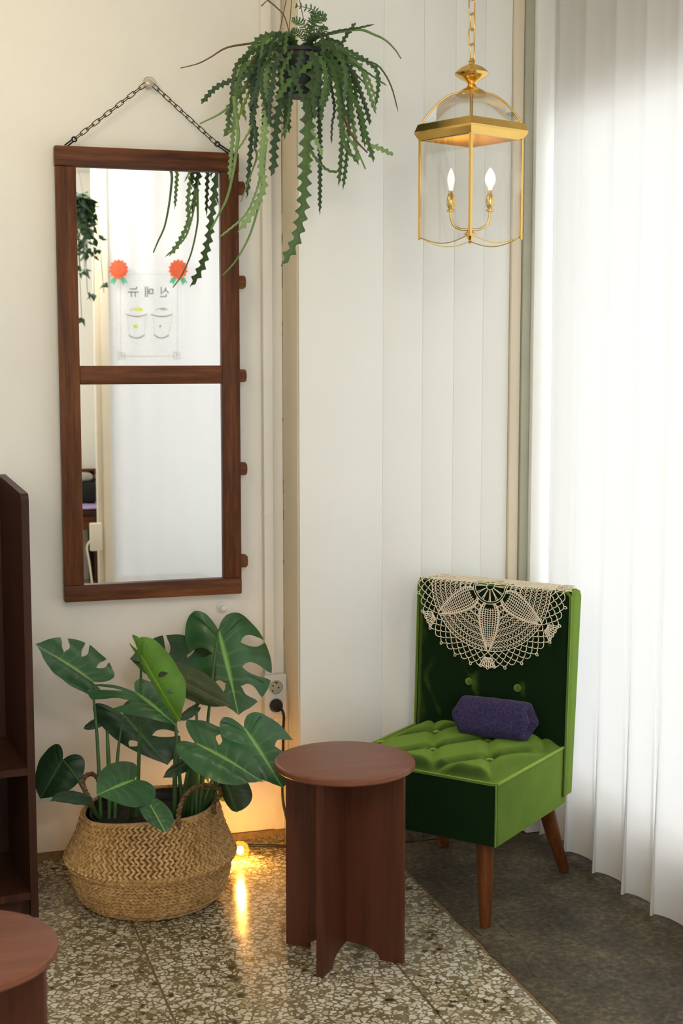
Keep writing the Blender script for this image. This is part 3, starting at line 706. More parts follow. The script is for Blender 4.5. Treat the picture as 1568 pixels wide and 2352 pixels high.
# ------------------------------------------------------------------ crochet doily over the backrest
def doily():
    RD, a0 = 0.236, 0.222
    rnd = random.Random(5)
    t_front = BZ1 + 0.001
    def mp(s, t, lift=0.0):                                    # s to the right, t downwards on the front
        a = a0 - s; wob = 0.0025 * noise.noise((s * 14, t * 14, 2)) + lift
        if t >= 0.006:
            z = t_front - t; return cp(a, bf(z) - 0.0145 - wob - 0.002, z)
        if t >= -0.012:
            k_ = (0.006 - t) / 0.018 * math.pi / 2
            return cp(a, bf(BZ1) + 0.002 - 0.0185 * math.cos(k_) + 0.002, t_front - 0.006 + 0.010 * math.sin(k_) + wob * 0.5)
        w_ = brr(BZ1) - bf(BZ1) + 0.01
        q = -0.012 - t
        if q < w_: return cp(a, bf(BZ1) + 0.004 + q, t_front + 0.0025 + wob * 0.4)
        z = t_front - (q - w_); return cp(a, brr(z) + 0.006 + wob, z)
    th = 0.00112
    mb = MB()
    def line(pts, r=th, step=0.012):
        out = []
        for (r0, f0), (r1, f1) in zip(pts, pts[1:]):
            n = max(1, int(max(abs(r1 - r0) * RD, abs(f1 - f0) * RD * max(r0, r1)) / step))
            for i in range(n): out.append((r0 + (r1 - r0) * i / n, f0 + (f1 - f0) * i / n))
        out.append(pts[-1])
        P = []
        for rr, ff in out:
            rr_ = rr * RD; P.append(mp(rr_ * math.sin(ff) , rr_ * math.cos(ff), 0.0006 * math.sin(rr * 90)))
        mb.tube(P, r, 4, cap=False)
    S = math.pi / 3
    def hw(r):
        x = (r - 0.2) / 0.62
        return 0.135 * max(0.0, math.sin(math.pi * min(1, max(0, x)) ** 0.6)) ** 0.8 / max(r, 0.15)
    tau = 2 * math.pi
    # centre
    for rr in (0.05, 0.20, 0.225): line([(rr, tau * k / 36) for k in range(37)])
    for k in range(12): line([(0.05, tau * k / 12), (0.20, tau * k / 12 + 0.06)]); line([(0.05, tau * k / 12), (0.20, tau * k / 12 - 0.06)])
    for k in range(6):
        c = S * k
        rs = [0.22 + 0.58 * i / 30 for i in range(31)]
        for f in (-1.0, -0.9, -0.66, 0.66, 0.9, 1.0): line([(r, c + f * hw(r)) for r in rs], th * 1.1)
        for i in range(19):                                    # ladder stitches along the petal edge
            r = 0.25 + 0.52 * i / 18
            for sg in (-1, 1): line([(r, c + sg * 0.66 * hw(r)), (r, c + sg * hw(r))], th * 1.2)
        for i in range(6): line([(r, c + (-0.66 + 1.32 * i / 5) * hw(r)) for r in rs[3:-3]], th * 0.85)
        for i in range(18):
            r = 0.30 + 0.45 * i / 17; line([(r, c - 0.66 * hw(r)), (r, c), (r, c + 0.66 * hw(r))], th * 0.85)
        # dense trellis between the petals
        rows = 15
        for i in range(rows):
            r0 = 0.27 + 0.52 * i / rows; r1 = 0.27 + 0.52 * (i + 1) / rows
            g0, g1 = c + hw(r0), c + S - hw(r0); n = max(2, int((g1 - g0) * r0 / 0.042))
            if i % 2 == 0: line([(r0, g0 + (g1 - g0) * q / n) for q in range(n + 1)], th * (1.3 if i < 5 else 0.9))
            line([(r0 if (q + i) % 2 else r1, g0 + (g1 - g0) * q / (2 * n)) for q in range(2 * n + 1)], th * 1.05)
    # open outer net with picots
    N = 54
    rows = [0.80, 0.845, 0.895, 0.945, 0.985]
    line([(0.80, tau * k / 90) for k in range(91)], th * 1.2)
    for i in range(4):
        pts = []
        for k in range(N * 6 + 1):
            x = k / 6 + (0.5 if i % 2 else 0); pts.append((rows[i] + (rows[i + 1] - rows[i]) * abs(math.sin(math.pi * x)) ** 0.8 + 0.004, tau * (k / 6) / N))
        line(pts, th * 1.05)
    for k in range(0, N):
        f = tau * (k + 0.0) / N; r = 0.985
        if k % 2 == 0: line([(r, f - 0.012), (r + 0.028, f - 0.014), (r + 0.042, f), (r + 0.028, f + 0.014), (r, f + 0.012)], th * 1.2)
    for k in range(6):                                         # solid shells at the petal tips
        c = S * k
        for i in range(8):
            f = c + R(-6.3 + 1.8 * i); line([(0.885, c + (f - c) * 0.55), (0.99 + 0.012 * (i % 2), f)], th * 1.35)
        line([(0.885, c - 0.06), (0.885, c + 0.06)], th * 2)
        line([(0.985 + 0.018 * abs(math.sin(i * math.pi / 4)), c + R(-7 + 14 * i / 16)) for i in range(17)], th * 1.4)
    o = mb.build('crochet_doily', M['thread'], None, False, origin=cp(a0, 0.45, BZ1))
    tag(o, 'round ecru crochet doily draped over the green chair back', 'doily')
doily()
# ------------------------------------------------------------------ brass lantern
LC = Vector((1.46, 3.51, 0)); fx = Vector((-LC.x, -LC.y, 0)).normalized(); fr = Vector((-fx.y, fx.x, 0))
lt = thing('hanging_lantern', (LC.x, LC.y, 1.79), 'brass and glass lantern with domed top hanging on a chain', 'lamp')
def cor(k, r): return LC + (fx * math.cos(R(90 * k)) + fr * math.sin(R(90 * k))) * r
HB, HP = 0.1445, 0.1365
ZB1, ZB0, ZT, ZE = 2.098, 2.054, 2.176, 1.806
# band: four mitred mouldings
prof = [(HB - 0.012, ZB1), (HB - 0.006, ZB1 - 0.001), (HB + 0.0, ZB1 - 0.014), (HB + 0.003, ZB1 - 0.020), (HB + 0.003, ZB1 - 0.026), (HB - 0.010, ZB0 + 0.002), (HB - 0.012, ZB0), (HB - 0.024, ZB0), (HB - 0.024, ZB1)]
for k in range(4):
    vs = []; n = len(prof)
    for kk in (k, k + 1):
        vs += [cor(kk, r) + UZ * z for r, z in prof]
    MB().add(vs, [(i, (i + 1) % n, n + (i + 1) % n, n + i) for i in range(n)]).build('band', M['brass'], lt)
# posts, panes and their arched lower edges
for k in range(4):
    c = cor(k, HP); u1 = (cor(k + 1, 1) - cor(k, 1)).normalized(); u2 = (cor(k - 1, 1) - cor(k, 1)).normalized()
    MB().prism([(0, 0), (0.0068, 0), (0.0068, 0.0022), (0.0022, 0.0022), (0.0022, 0.0068), (0, 0.0068)], c + UZ * (ZE - 0.006), u1, u2, UZ, ZB0 - ZE + 0.008).build('post', M['brass'], lt)
    A, B = cor(k, HP - 0.005), cor(k + 1, HP - 0.005); d = B - A; L = d.length; dn = d.normalized(); nin = (LC - (A + B) / 2); nin.z = 0; nin.normalize()
    arch = [(L * i / 20, ZE - 0.019 * math.sin(math.pi * i / 20)) for i in range(21)]
    MB().prism([(x, z) for x, z in arch] + [(L, ZB0 + 0.004), (0, ZB0 + 0.004)], A, dn, UZ, nin, 0.0025).build('glass_pane', M['lglass'], lt)
    MB().tube([A + dn * x + UZ * z + nin * 0.001 for x, z in arch], 0.0014, 6).build('pane_edge', M['brass'], lt, True)
# dome: ribs on the corners, bowed glass between
def dome_r(t): return 0.028 + (HB - 0.014 - 0.028) * math.sin(t * math.pi / 2)
def dome_z(t): return ZB1 - 0.002 + (ZT - ZB1 + 0.002) * math.cos(t * math.pi / 2) ** 2
for k in range(4):
    MB().tube([cor(k, dome_r(t / 14)) + UZ * dome_z(t / 14) for t in range(15)], 0.0026, 7).build('dome_rib', M['brass'], lt, True)
    def gp(s, t):
        p0, p1 = cor(k, dome_r(t) - 0.002), cor(k + 1, dome_r(t) - 0.002)
        p = p0.lerp(p1, s); out = (p - LC).normalized(); b = 0.010 * math.sin(math.pi * s) * math.sin(math.pi * min(1, t * 1.1) * 0.8)
        return p + out * b + UZ * dome_z(t)
    MB().grid(gp, 10, 12).build('dome_glass', M['lglass'], lt, True)
MB().lathe([(0.040, 2.168), (0.040, 2.171), (0.034, 2.179), (0.022, 2.186), (0.013, 2.190), (0.010, 2.197), (0.014, 2.203), (0.030, 2.211), (0.043, 2.221), (0.0445, 2.225), (0.042, 2.229), (0.030, 2.239), (0.015, 2.246), (0.008, 2.248), (0.0075, 2.252), (0.0095, 2.254), (0.0075, 2.257), (0.0055, 2.262), (0.0003, 2.263)], LC, 40).build('finial', M['brass'], lt, True, auto=45)
MB().tube([LC + UZ * 2.175, LC + UZ * 1.815], 0.0042, 10).build('centre_rod', M['brass'], lt, True)
MB().lathe([(0.0005, 1.797), (0.005, 1.80), (0.012, 1.812), (0.019, 1.815), (0.012, 1.819), (0.005, 1.826), (0.006, 1.834), (0.0035, 1.85), (0.0005, 1.858)], LC, 20).build('rod_cup', M['brass'], lt, True)
for sg, fo in ((-1, 0.012), (1, 0.0)):
    ar = (fr * 1 if (fr.dot(CR) > 0) else -fr) * sg
    base = LC + UZ * 1.827
    pts = catmull([base, base + ar * 0.022, base + ar * 0.042 + UZ * 0.010, base + ar * 0.05 + UZ * 0.03, base + ar * 0.051 + UZ * 0.048], 6)
    arm = MB().tube(pts, 0.0036, 8).build('arm', M['brass'], lt, True)
    c = base + ar * 0.051
    MB().lathe([(0.004, 0.044), (0.010, 0.046), (0.0105, 0.050), (0.006, 0.053), (0.008, 0.056), (0.0115, 0.062), (0.0115, 0.075), (0.009, 0.088), (0.0065, 0.092), (0.0062, 0.100), (0.0003, 0.1)], c, 18).build('candle_holder', M['brass'], arm, True, auto=50)
    r_ = 1.0 if sg < 0 else 1.45
    MB().lathe([(0.0045, 0.100), (0.0055, 0.106), (0.0085 * r_, 0.118), (0.0100 * r_, 0.128), (0.0088 * r_, 0.139), (0.005 * r_, 0.150), (0.0018 * r_, 0.157), (0.0003, 0.158)], c, 20).build('bulb', M['candle'], arm, True)
MB().lathe([(0.05, ZC - 0.0005), (0.05, ZC - 0.004), (0.035, ZC - 0.022), (0.008, ZC - 0.028), (0.0003, ZC - 0.028)], LC, 32).build('ceiling_rose', M['brass'], lt, True, auto=40)
lk = link_mesh('chain_link', 0.044, 0.0165, 0.0019, M['brass'])
z = 2.258; i = 0
qv = Vector((1, 0, 0)).rotation_difference(UZ)
while z < ZC - 0.04:
    link_ob('chain_link', lk, LC + UZ * (z + 0.020) + CR * 0.001 * (-1) ** i, qv @ Matrix.Rotation(R(20 + (75 if i % 2 else 0)), 4, 'X').to_quaternion(), lt); z += 0.0382; i += 1
# ------------------------------------------------------------------ seagrass basket
BC = Vector((0.645, 3.806, 0))
bk = thing('seagrass_basket', BC, 'wide round seagrass belly basket with rope handles holding the monstera', 'basket')
bprof = [(0.160, 0.002), (0.180, 0.008), (0.196, 0.025), (0.209, 0.055), (0.216, 0.085), (0.219, 0.108), (0.229, 0.122), (0.233, 0.132), (0.228, 0.142), (0.219, 0.160), (0.206, 0.185), (0.195, 0.215), (0.187, 0.245), (0.183, 0.262)]
def rimlift(an, z):
    k_ = max(0.0, (z - 0.14) / 0.122); d = Vector((math.cos(an), math.sin(an), 0))
    return k_ * (0.011 * d.dot(CR) + 0.005 * math.sin(3 * an + 1.0))
def bpt(an, t, off=0.0):
    x = t * (len(bprof) - 1); i = min(int(x), len(bprof) - 2); f_ = x - i
    r = bprof[i][0] * (1 - f_) + bprof[i + 1][0] * f_ + off; z = bprof[i][1] * (1 - f_) + bprof[i + 1][1] * f_
    r *= 1 + 0.012 * math.sin(2 * an + 0.7)
    return BC + Vector((r * math.cos(an), r * math.sin(an), z + rimlift(an, z)))
mb = MB(); mb.grid(lambda s, t: bpt(2 * math.pi * s, t, -0.004), 72, 26)
mb.lathe([(0.0005, 0.003), (0.15, 0.003)], BC, 48, cap=False)
mb.build('body', M['straw_in'], bk, True)
MB().tube([bpt(2 * math.pi * k / 60, 1.0, -0.003) for k in range(60)], 0.0055, 7, closed=True).build('rim', M['straw'], bk, True)
mb = MB(); rnd = random.Random(11)
tz = [0.05]; rows = []
arc = [0.0]
for i in range(1, 261):
    p, q = bpt(0, (i - 1) / 260), bpt(0, i / 260); arc.append(arc[-1] + (q - p).length)
def t_at(s):
    for i in range(260):
        if arc[i + 1] >= s: return (i + (s - arc[i]) / (arc[i + 1] - arc[i])) / 260
    return 1.0
s = 0.012; row = 0
while s < arc[-1] - 0.004:
    t = t_at(s); z = bpt(0, t).z; r = (bpt(0, t) - BC).xy.length
    upper = z > 0.128
    pitch = 0.0150 if upper else 0.0135; n = int(2 * math.pi * r / pitch)
    for k in range(n):
        an = 2 * math.pi * (k + 0.5 * (row % 2) + rnd.uniform(-.08, .08)) / n
        if Vector((math.cos(an), math.sin(an), 0)).dot(CF) > 0.55: continue     # the far side is hidden by the near one
        p = bpt(an, t, 0.0); tt = bpt(an, min(1, t + 0.01), 0.0) - bpt(an, max(0, t - 0.01), 0.0); up = tt.normalized()
        tg = Vector((-math.sin(an), math.cos(an), 0)); nr = tg.cross(up).normalized()
        sl = R(38 if upper else 24) * (1 if row % 2 else -1) + rnd.uniform(-.12, .12)
        X = tg * math.cos(sl) + up * math.sin(sl); Y = nr.cross(X)
        L_, W_ = (0.0098, 0.0046) if upper else (0.0094, 0.0038); h_ = 0.0052 + rnd.uniform(-.001, .0012)
        lean = rnd.uniform(-0.001, 0.001)
        vs = [p + X * a * L_ + Y * b * W_ - nr * 0.003 for a, b in ((-1, -1), (1, -1), (1, 1), (-1, 1))] + [p + X * a * L_ * .72 + Y * b * W_ * .6 + nr * (h_ + lean * a) for a, b in ((-1, -1), (1, -1), (1, 1), (-1, 1))]
        mb.add(vs, [(4, 5, 6, 7), (0, 1, 5, 4), (1, 2, 6, 5), (2, 3, 7, 6), (3, 0, 4, 7)])
    s += 0.0108 if upper else 0.0096; row += 1
o = mb.build('weave', M['straw'], bk, True, auto=30); o['kind'] = 'stuff'
def rope(pts, name='handle', r=0.0042, tw=110.0):
    c = catmull(pts, 12); out = [[], []]; L = 0
    for i, p in enumerate(c):
        t = (c[min(i + 1, len(c) - 1)] - c[max(i - 1, 0)]).normalized(); a = t.orthogonal().normalized() if i == 0 else (a - t * a.dot(t)).normalized(); b = t.cross(a)
        if i: L += (p - c[i - 1]).length
        for q in range(2): out[q].append(p + (a * math.cos(L * tw * 2.2 + q * math.pi) + b * math.sin(L * tw * 2.2 + q * math.pi)) * r * 0.8)
    MB().tube(out[0], r, 7).tube(out[1], r, 7).build(name, M['rope'], bk, True)
rope([at(411, 1900, 3.775), at(409, 1880, 3.765), at(412, 1858, 3.765), at(424, 1830, 3.78), at(442, 1812, 3.81), at(470, 1804, 3.85), at(496, 1808, 3.87), at(508, 1816, 3.875), at(503, 1830, 3.87), at(491, 1846, 3.86), at(492, 1868, 3.855)])
rope([at(213, 1850, 3.90), at(207, 1838, 3.90), at(196, 1815, 3.92), at(190, 1797, 3.95), at(196, 1783, 3.98), at(212, 1778, 4.0), at(226, 1792, 4.0), at(232, 1830, 3.985)])
# nursery pot and soil
mo = thing('monstera_plant', BC + UZ * 0.03, 'leafy monstera plant with split green leaves growing in the basket', 'plant')
MB().lathe([(0.13, 0.03), (0.158, 0.235), (0.166, 0.236), (0.166, 0.247), (0.160, 0.248), (0.154, 0.225), (0.0005, 0.224)], BC, 48, cap=False).build('nursery_pot', M['blackpot'], mo, True, auto=40)
def soil(s, t):
    r = 0.153 * t; an = 2 * math.pi * s
    p = Vector((r * math.cos(an), r * math.sin(an), 0.228 + 0.012 * (1 - t * t))); p.z += 0.007 * noise.noise(p * 60)
    return BC + p
MB().grid(soil, 48, 20).build('soil', M['soil'], mo, True)

# ------------------------------------------------------------------ monstera leaves
OUT = [(0, 0), (0.10, -0.10), (0.28, -0.20), (0.52, -0.235), (0.76, -0.16), (0.93, 0.02), (1.0, 0.25), (0.95, 0.46), (0.80, 0.65), (0.57, 0.81), (0.32, 0.925), (0.12, 0.985), (0.0, 1.03)]
def outl_pt(a):
    x = a * (len(OUT) - 1); i = min(int(x), len(OUT) - 2); f_ = x - i
    P = [Vector((OUT[max(0, min(len(OUT) - 1, i + k))][0], OUT[max(0, min(len(OUT) - 1, i + k))][1], 0)) for k in (-1, 0, 1, 2)]
    return 0.5 * (2 * P[1] + (P[2] - P[0]) * f_ + (2 * P[0] - 5 * P[1] + 4 * P[2] - P[3]) * f_ ** 2 + (3 * P[1] - P[0] - 3 * P[2] + P[3]) * f_ ** 3)
def make_leaf(parent, B, T, SA, SB, mat, notA=(), notB=(), droop=0.10, cup=0.06, name='leaf', na=84, nt=12, wav=0.02):
    # a slit is (position along the margin, half width, where it starts, where it ends, how open it stays at the margin)
    Yv = T - B; mb = MB(); attr = []; Lf = Yv.length
    NA_ = (SA - B - Yv * 0.25); NB_ = (SB - B - Yv * 0.25)
    nrm = NA_.cross(Yv).normalized() + Yv.cross(NB_).normalized()
    nrm = nrm.normalized() if nrm.length > 1e-4 else Vector((0, 0, 1))
    if nrm.dot(CF) > 0: nrm = -nrm
    for half, (Xv, nots) in enumerate(((NA_, notA), (NB_, notB))):
        seed = random.random() * 50
        cols = sorted([(i / na, 0) for i in range(na + 1) if all(abs(i / na - q[0]) > 0.4 / na for q in nots)] + [(q[0], sg) for q in nots for sg in (-1, 1)])
        k0 = len(mb.v)
        for a, sg in cols:
            near = min([abs(a - v) for v in (0.06, 0.22, 0.36, 0.48, 0.6, 0.71, 0.82)])
            for j in range(nt + 1):
                t = j / nt; ae = a
                for c, w, t0, t1, op in nots:
                    if abs(a - c) < 2.4 * w and t > t0:
                        x = min(1.0, (t - t0) / (t1 - t0)); e = w * max(math.sin(math.pi * min(1, x ** 0.75)), 0) ** 0.75
                        if op > 0: e = max(e, w * op * smooth_(x * 1.6))
                        s_ = sg if a == c else (1 if a > c else -1)
                        if a != c or sg: ae = c + s_ * (e + abs(a - c) * (2.4 * w - e) / (2.4 * w))
                m_ = outl_pt(min(1, max(0, ae))); y0 = max(0.0, (ae - 0.16) / 0.84) ** 1.15
                x = m_.x * t; y = y0 * (1 - t) + m_.y * t - (0.05 * math.sin(math.pi * t) if ae > 0.3 else 0)
                h = -droop * Lf * (max(0, y) ** 2) - cup * Lf * x * x + 0.03 * Lf * math.sin(math.pi * min(1, x * 1.3))
                h += wav * Lf * noise.noise((x * 2.5 + seed, y * 3, half)) * x + 0.010 * Lf * math.cos(ae * 2 * math.pi * 7.5) * x * (1 - x * 0.4)
                mb.v.append(B + Yv * y + Xv * x + nrm * h)
                mid = max(0, 1 - (x * Xv.length) / 0.0026)
                lat = max(0, 1 - near / 0.012) * 0.32 * max(0.0, 1 - t) if y0 > 0 or ae < 0.4 else 0
                attr.append(min(1.0, max(mid * (1 if 0 <= y else 0.3), lat)))
        for i in range(len(cols) - 1):
            for j in range(nt):
                if cols[i][0] == cols[i + 1][0] and cols[i][1] != cols[i + 1][1]:
                    continue
                q = k0 + i * (nt + 1) + j
                mb.f.append((q, q + nt + 1, q + nt + 2, q + 1))
    return mb.build(name, mat, parent, True, attr=attr)
def smooth_(x): x = max(0.0, min(1.0, x)); return x * x * (3 - 2 * x)
def lf(B, T, SA, SB, mat, **kw):
    P = [at(*q) for q in (B, T, SA, SB)]
    make_leaf(mo, *P, M[mat], **kw)
    return P[0]
bases = []
def L(B, T, SA, SB, mat, stem=None, **kw):
    p = lf(B, T, SA, SB, mat, **kw)
    if stem is not False: bases.append((p, B[0], stem))
L((211, 1565, 3.95), (90, 1478, 3.86), (160, 1564, 3.88), (226, 1486, 4.06), 'leaf_mid', stem=(216, 1800), notB=((0.40, 0.026, 0.45, 1.0, 0.55), (0.56, 0.026, 0.45, 1.0, 0.6), (0.72, 0.032, 0.4, 1.0, 0.8)), droop=0.05)
L((312, 1590, 3.80), (402, 1655, 3.70), (212, 1600, 3.80), (388, 1578, 3.86), 'leaf_mid', stem=False, notA=((0.33, 0.04, 0.35, 1.0, 0.9), (0.56, 0.06, 0.4, 1.0, 1.0)), notB=((0.62, 0.03, 0.5, 1.0, 0.3),), droop=0.08)
L((324, 1504, 3.78), (409, 1655, 3.64), (394, 1526, 3.71), (333, 1556, 3.80), 'leaf_light', stem=(312, 1800), notA=((0.55, 0.022, 0.3, 0.65, 0), (0.7, 0.02, 0.25, 0.65, 0)), notB=((0.55, 0.03, 0.4, 1.0, 0.6),), droop=0.02)
L((321, 1501, 3.79), (305, 1458, 3.80), (329, 1482, 3.78), (312, 1486, 3.81), 'leaf_light', stem=False, droop=0.0)
L((501, 1446, 4.20), (548, 1632, 4.08), (430, 1492, 4.18), (621, 1500, 4.24), 'leaf_mid', stem=(455, 1840), notA=((0.52, 0.03, 0.38, 0.97, 0.15), (0.75, 0.04, 0.33, 1.0, 0.5)), notB=((0.44, 0.032, 0.45, 0.99, 0.15), (0.61, 0.04, 0.35, 1.0, 0.5), (0.765, 0.042, 0.4, 1.0, 0.5)), droop=0.06, cup=0.05)
L((452, 1547, 4.16), (303, 1512, 4.12), (428, 1455, 4.22), (405, 1572, 4.10), 'leaf_dark', stem=(440, 1840), notA=((0.45, 0.02, 0.35, 1.0, 0.7), (0.63, 0.022, 0.3, 1.0, 0.5)), notB=((0.5, 0.03, 0.5, 1.0, 0.5),), droop=0.03)
L((397, 1556, 4.02), (522, 1616, 3.96), (446, 1531, 4.03), (424, 1600, 3.99), 'leaf_under', stem=(420, 1840), droop=0.06)
L((283, 1642, 4.00), (382, 1752, 3.96), (236, 1668, 3.99), (392, 1650, 4.03), 'leaf_dark', stem=(262, 1820), notB=((0.62, 0.04, 0.3, 1.0, 0.3),), notA=((0.68, 0.03, 0.45, 0.9, 0),), droop=0.05)
L((243, 1655, 4.02), (192, 1670, 4.0), (224, 1646, 4.03), (224, 1670, 4.0), 'leaf_dark', stem=(250, 1820), droop=0.12)
L((450, 1708, 3.69), (599, 1782, 3.59), (508, 1658, 3.80), (466, 1769, 3.60), 'leaf_mid', stem=(420, 1850), notA=((0.52, 0.03, 0.3, 0.62, 0),), droop=0.07, cup=0.08)
L((560, 1671, 3.76), (649, 1802, 3.70), (674, 1694, 3.80), (528, 1720, 3.72), 'leaf_mid', stem=(480, 1840), notA=((0.56, 0.055, 0.45, 1.0, 1.0), (0.76, 0.035, 0.5, 1.0, 0.8)), droop=0.06, cup=0.05)
L((144, 1745, 3.99), (92, 1832, 3.97), (92, 1738, 4.01), (184, 1786, 3.96), 'leaf_dark', stem=(215, 1860), droop=0.04)
L((308, 1791, 3.69), (224, 1822, 3.63), (336, 1842, 3.63), (258, 1745, 3.76), 'leaf_mid', stem=(300, 1870), droop=0.05, cup=0.1)
L((345, 1849, 3.64), (379, 1909, 3.60), (324, 1866, 3.62), (393, 1862, 3.63), 'leaf_mid', stem=(360, 1890), droop=0.05)
L((515, 1787, 3.86), (541, 1864, 3.84), (574, 1812, 3.84), (506, 1822, 3.87), 'leaf_dark', stem=(486, 1850), droop=0.05)
L((462, 1748, 4.06), (465, 1838, 4.04), (426, 1788, 4.05), (480, 1786, 4.06), 'leaf_backlit', stem=(470, 1840), notB=((0.6, 0.04, 0.4, 1.0, 0.6),), droop=0.03)
L((505, 1762, 4.07), (517, 1840, 4.05), (488, 1800, 4.06), (530, 1802, 4.07), 'leaf_backlit', stem=(490, 1840), droop=0.03)
L((536, 1760, 4.08), (552, 1800, 4.06), (530, 1780, 4.08), (562, 1778, 4.08), 'leaf_backlit', stem=False, droop=0.03)
L((196, 1846, 3.83), (120, 1832, 3.80), (172, 1812, 3.86), (168, 1842, 3.79), 'leaf_dark', stem=(215, 1865), droop=0.12)
L((442, 1744, 3.78), (375, 1780, 3.74), (424, 1732, 3.80), (424, 1770, 3.75), 'leaf_dark', stem=(430, 1850), droop=0.1)
L((452, 1626, 4.02), (411, 1651, 3.99), (436, 1622, 4.03), (440, 1646, 4.0), 'leaf_dark', stem=(450, 1840), droop=0.05)
for p, bx_, st in bases:
    sx, sy = st if st else (bx_ * 0.4 + 350 * 0.6, 1850)
    d0 = 3.90 if sx < 330 else 3.93
    q = at(sx, sy, min(3.96, max(3.86, d0)))
    q = Vector((q.x, q.y, 0.232))
    v = q - BC; v.z = 0
    if v.length > 0.135: q = BC + v.normalized() * 0.135 + UZ * 0.232
    mid = q.lerp(p, 0.55) + Vector((random.uniform(-.006, .006), random.uniform(-.006, .006), 0.01))
    MB().tube(catmull([q - UZ * 0.012, mid, p], 8), [0.0062 - 0.0034 * i / 16 for i in range(17)], 8).build('petiole', M['stem'], mo, True)
for (a, b) in (((415, 1860), (436, 1740)), ((490, 1850), (497, 1752)), ((400, 1870), (403, 1700)), ((255, 1860), (246, 1680))):
    p = at(*a, 3.93); p = Vector((p.x, p.y, 0.225)); MB().tube(catmull([p, at(*b, 3.94)], 4), [0.0085, 0.0075, 0.0065, 0.0055, 0.004], 8).build('petiole', M['stem'], mo, True)

# ------------------------------------------------------------------ hanging fishbone cactus
PC = Vector((1.056, 3.712, 0))
hp = thing('hanging_cactus', PC + UZ * 2.17, 'hanging fishbone cactus with long zigzag green stems', 'plant')
MB().lathe([(0.0005, 2.178), (0.046, 2.178), (0.052, 2.185), (0.063, 2.285), (0.068, 2.287), (0.068, 2.297), (0.063, 2.298), (0.060, 2.28), (0.0005, 2.278)], PC, 40, cap=False).build('pot', M['blackpot'], hp, True, auto=40)
def Z(x, y, d): return at(400 + x / 2.8, y / 2.8, d)
for (x0, y0, x1, y1) in ((720, 0, 670, 215), (755, 0, 726, 330), (805, 0, 858, 230)):
    a, b = Z(x1, y1 + 20, 3.76), Z(x0, y0, 3.76); d = (b - a); e = a + d * ((ZC - a.z) / d.z)
    MB().tube([a, b, e], 0.0011, 5).build('cord', M['wire'], hp)
def zig(pts, w0, w1, mat, pitch=None, twist=0.0, teeth=1.0, name='stem'):
    c = catmull(pts, 10); arc = [0]
    for p, q in zip(c, c[1:]): arc.append(arc[-1] + (q - p).length)
    T = arc[-1]; n = max(8, int(T / 0.0042)); mb = MB(); attr = []
    pitch = pitch or max(0.015, 0.66 * w0); w0 *= 1.2; w1 *= 1.15
    ph = random.random(); prev = None; i0 = 0; tw = random.uniform(-0.3, 0.3) + twist
    for k in range(n + 1):
        s_ = T * k / n
        while i0 < len(c) - 2 and arc[i0 + 1] < s_: i0 += 1
        f_ = (s_ - arc[i0]) / max(1e-9, arc[i0 + 1] - arc[i0]); p = c[i0].lerp(c[i0 + 1], f_); t = (c[i0 + 1] - c[i0]).normalized()
        side = CF.cross(t); side = side.normalized() if side.length > 0.05 else CR
        tt = tw + 0.3 * math.sin(s_ * 9 + ph * 6)
        nr = t.cross(side).normalized(); side = (side * math.cos(tt) + nr * math.sin(tt)).normalized(); nr = t.cross(side).normalized()
        u_ = k / n; w = (w0 + (w1 - w0) * u_) * min(1, 0.35 + u_ * 6) * (1 if u_ < 0.95 else max(0.1, (1 - u_) / 0.05))
        def tooth(x):
            x = x % 1.0; return (x / 0.66 if x < 0.66 else (1 - x) / 0.34) ** 1.5
        la = 0.5 * w * (0.30 + 0.74 * teeth * tooth(s_ / pitch + ph) + 0.2 * (1 - teeth)); ra = 0.5 * w * (0.30 + 0.74 * teeth * tooth(s_ / pitch + ph + 0.5) + 0.2 * (1 - teeth))
        th = 0.0011 + 0.03 * w
        mb.v += [p - side * la, p + nr * th, p + side * ra, p - nr * th]; attr += [0.15, 0.8, 0.15, 0.6]
        if k:
            b = (k - 1) * 4
            for j in range(4): mb.f.append((b + j, b + (j + 1) % 4, b + 4 + (j + 1) % 4, b + 4 + j))
    mb.f.append((0, 1, 2, 3)); e = n * 4; mb.f.append((e + 3, e + 2, e + 1, e))
    mb.build(name, M[mat], hp, True, attr=attr, auto=50)
K = 3.76 / FPX / 2.8
def S(zp, d0, d1, w0, w1, mat, **kw):
    n = len(zp); zig([Z(x, y, d0 + (d1 - d0) * i / (n - 1)) for i, (x, y) in enumerate(zp)], w0 * K, w1 * K, mat, **kw)
def thin(zp, d0, d1, r0, mat='twig_green'):
    n = len(zp); c = catmull([Z(x, y, d0 + (d1 - d0) * i / (n - 1)) for i, (x, y) in enumerate(zp)], 8)
    MB().tube(c, [r0 * K * (0.55 - 0.35 * i / len(c)) for i in range(len(c))], 6).build('tendril', M[mat], hp, True)
S([(860, 330), (905, 420), (895, 560), (880, 660), (862, 780), (852, 900), (846, 1000), (840, 1100), (836, 1200), (830, 1300), (815, 1400), (790, 1520), (745, 1620), (688, 1712)], 3.70, 3.66, 112, 70, 'cac_mid', twist=0.0)
S([(700, 340), (690, 500), (690, 640), (662, 750), (655, 850), (642, 950), (640, 1050), (622, 1132)], 3.72, 3.70, 84, 56, 'cac_dark')
S([(640, 330), (600, 420), (585, 600), (592, 720), (580, 850), (566, 960), (562, 1100), (575, 1200), (530, 1310), (480, 1400), (408, 1492)], 3.72, 3.72, 74, 52, 'cac_light')
S([(740, 260), (650, 222), (560, 240), (500, 300), (460, 380), (430, 470), (400, 560), (385, 640)], 3.76, 3.70, 50, 40, 'cac_mid')
thin([(385, 620), (395, 740), (412, 860), (402, 950), (380, 1100), (340, 1270), (280, 1390), (235, 1480)], 3.70, 3.75, 26)
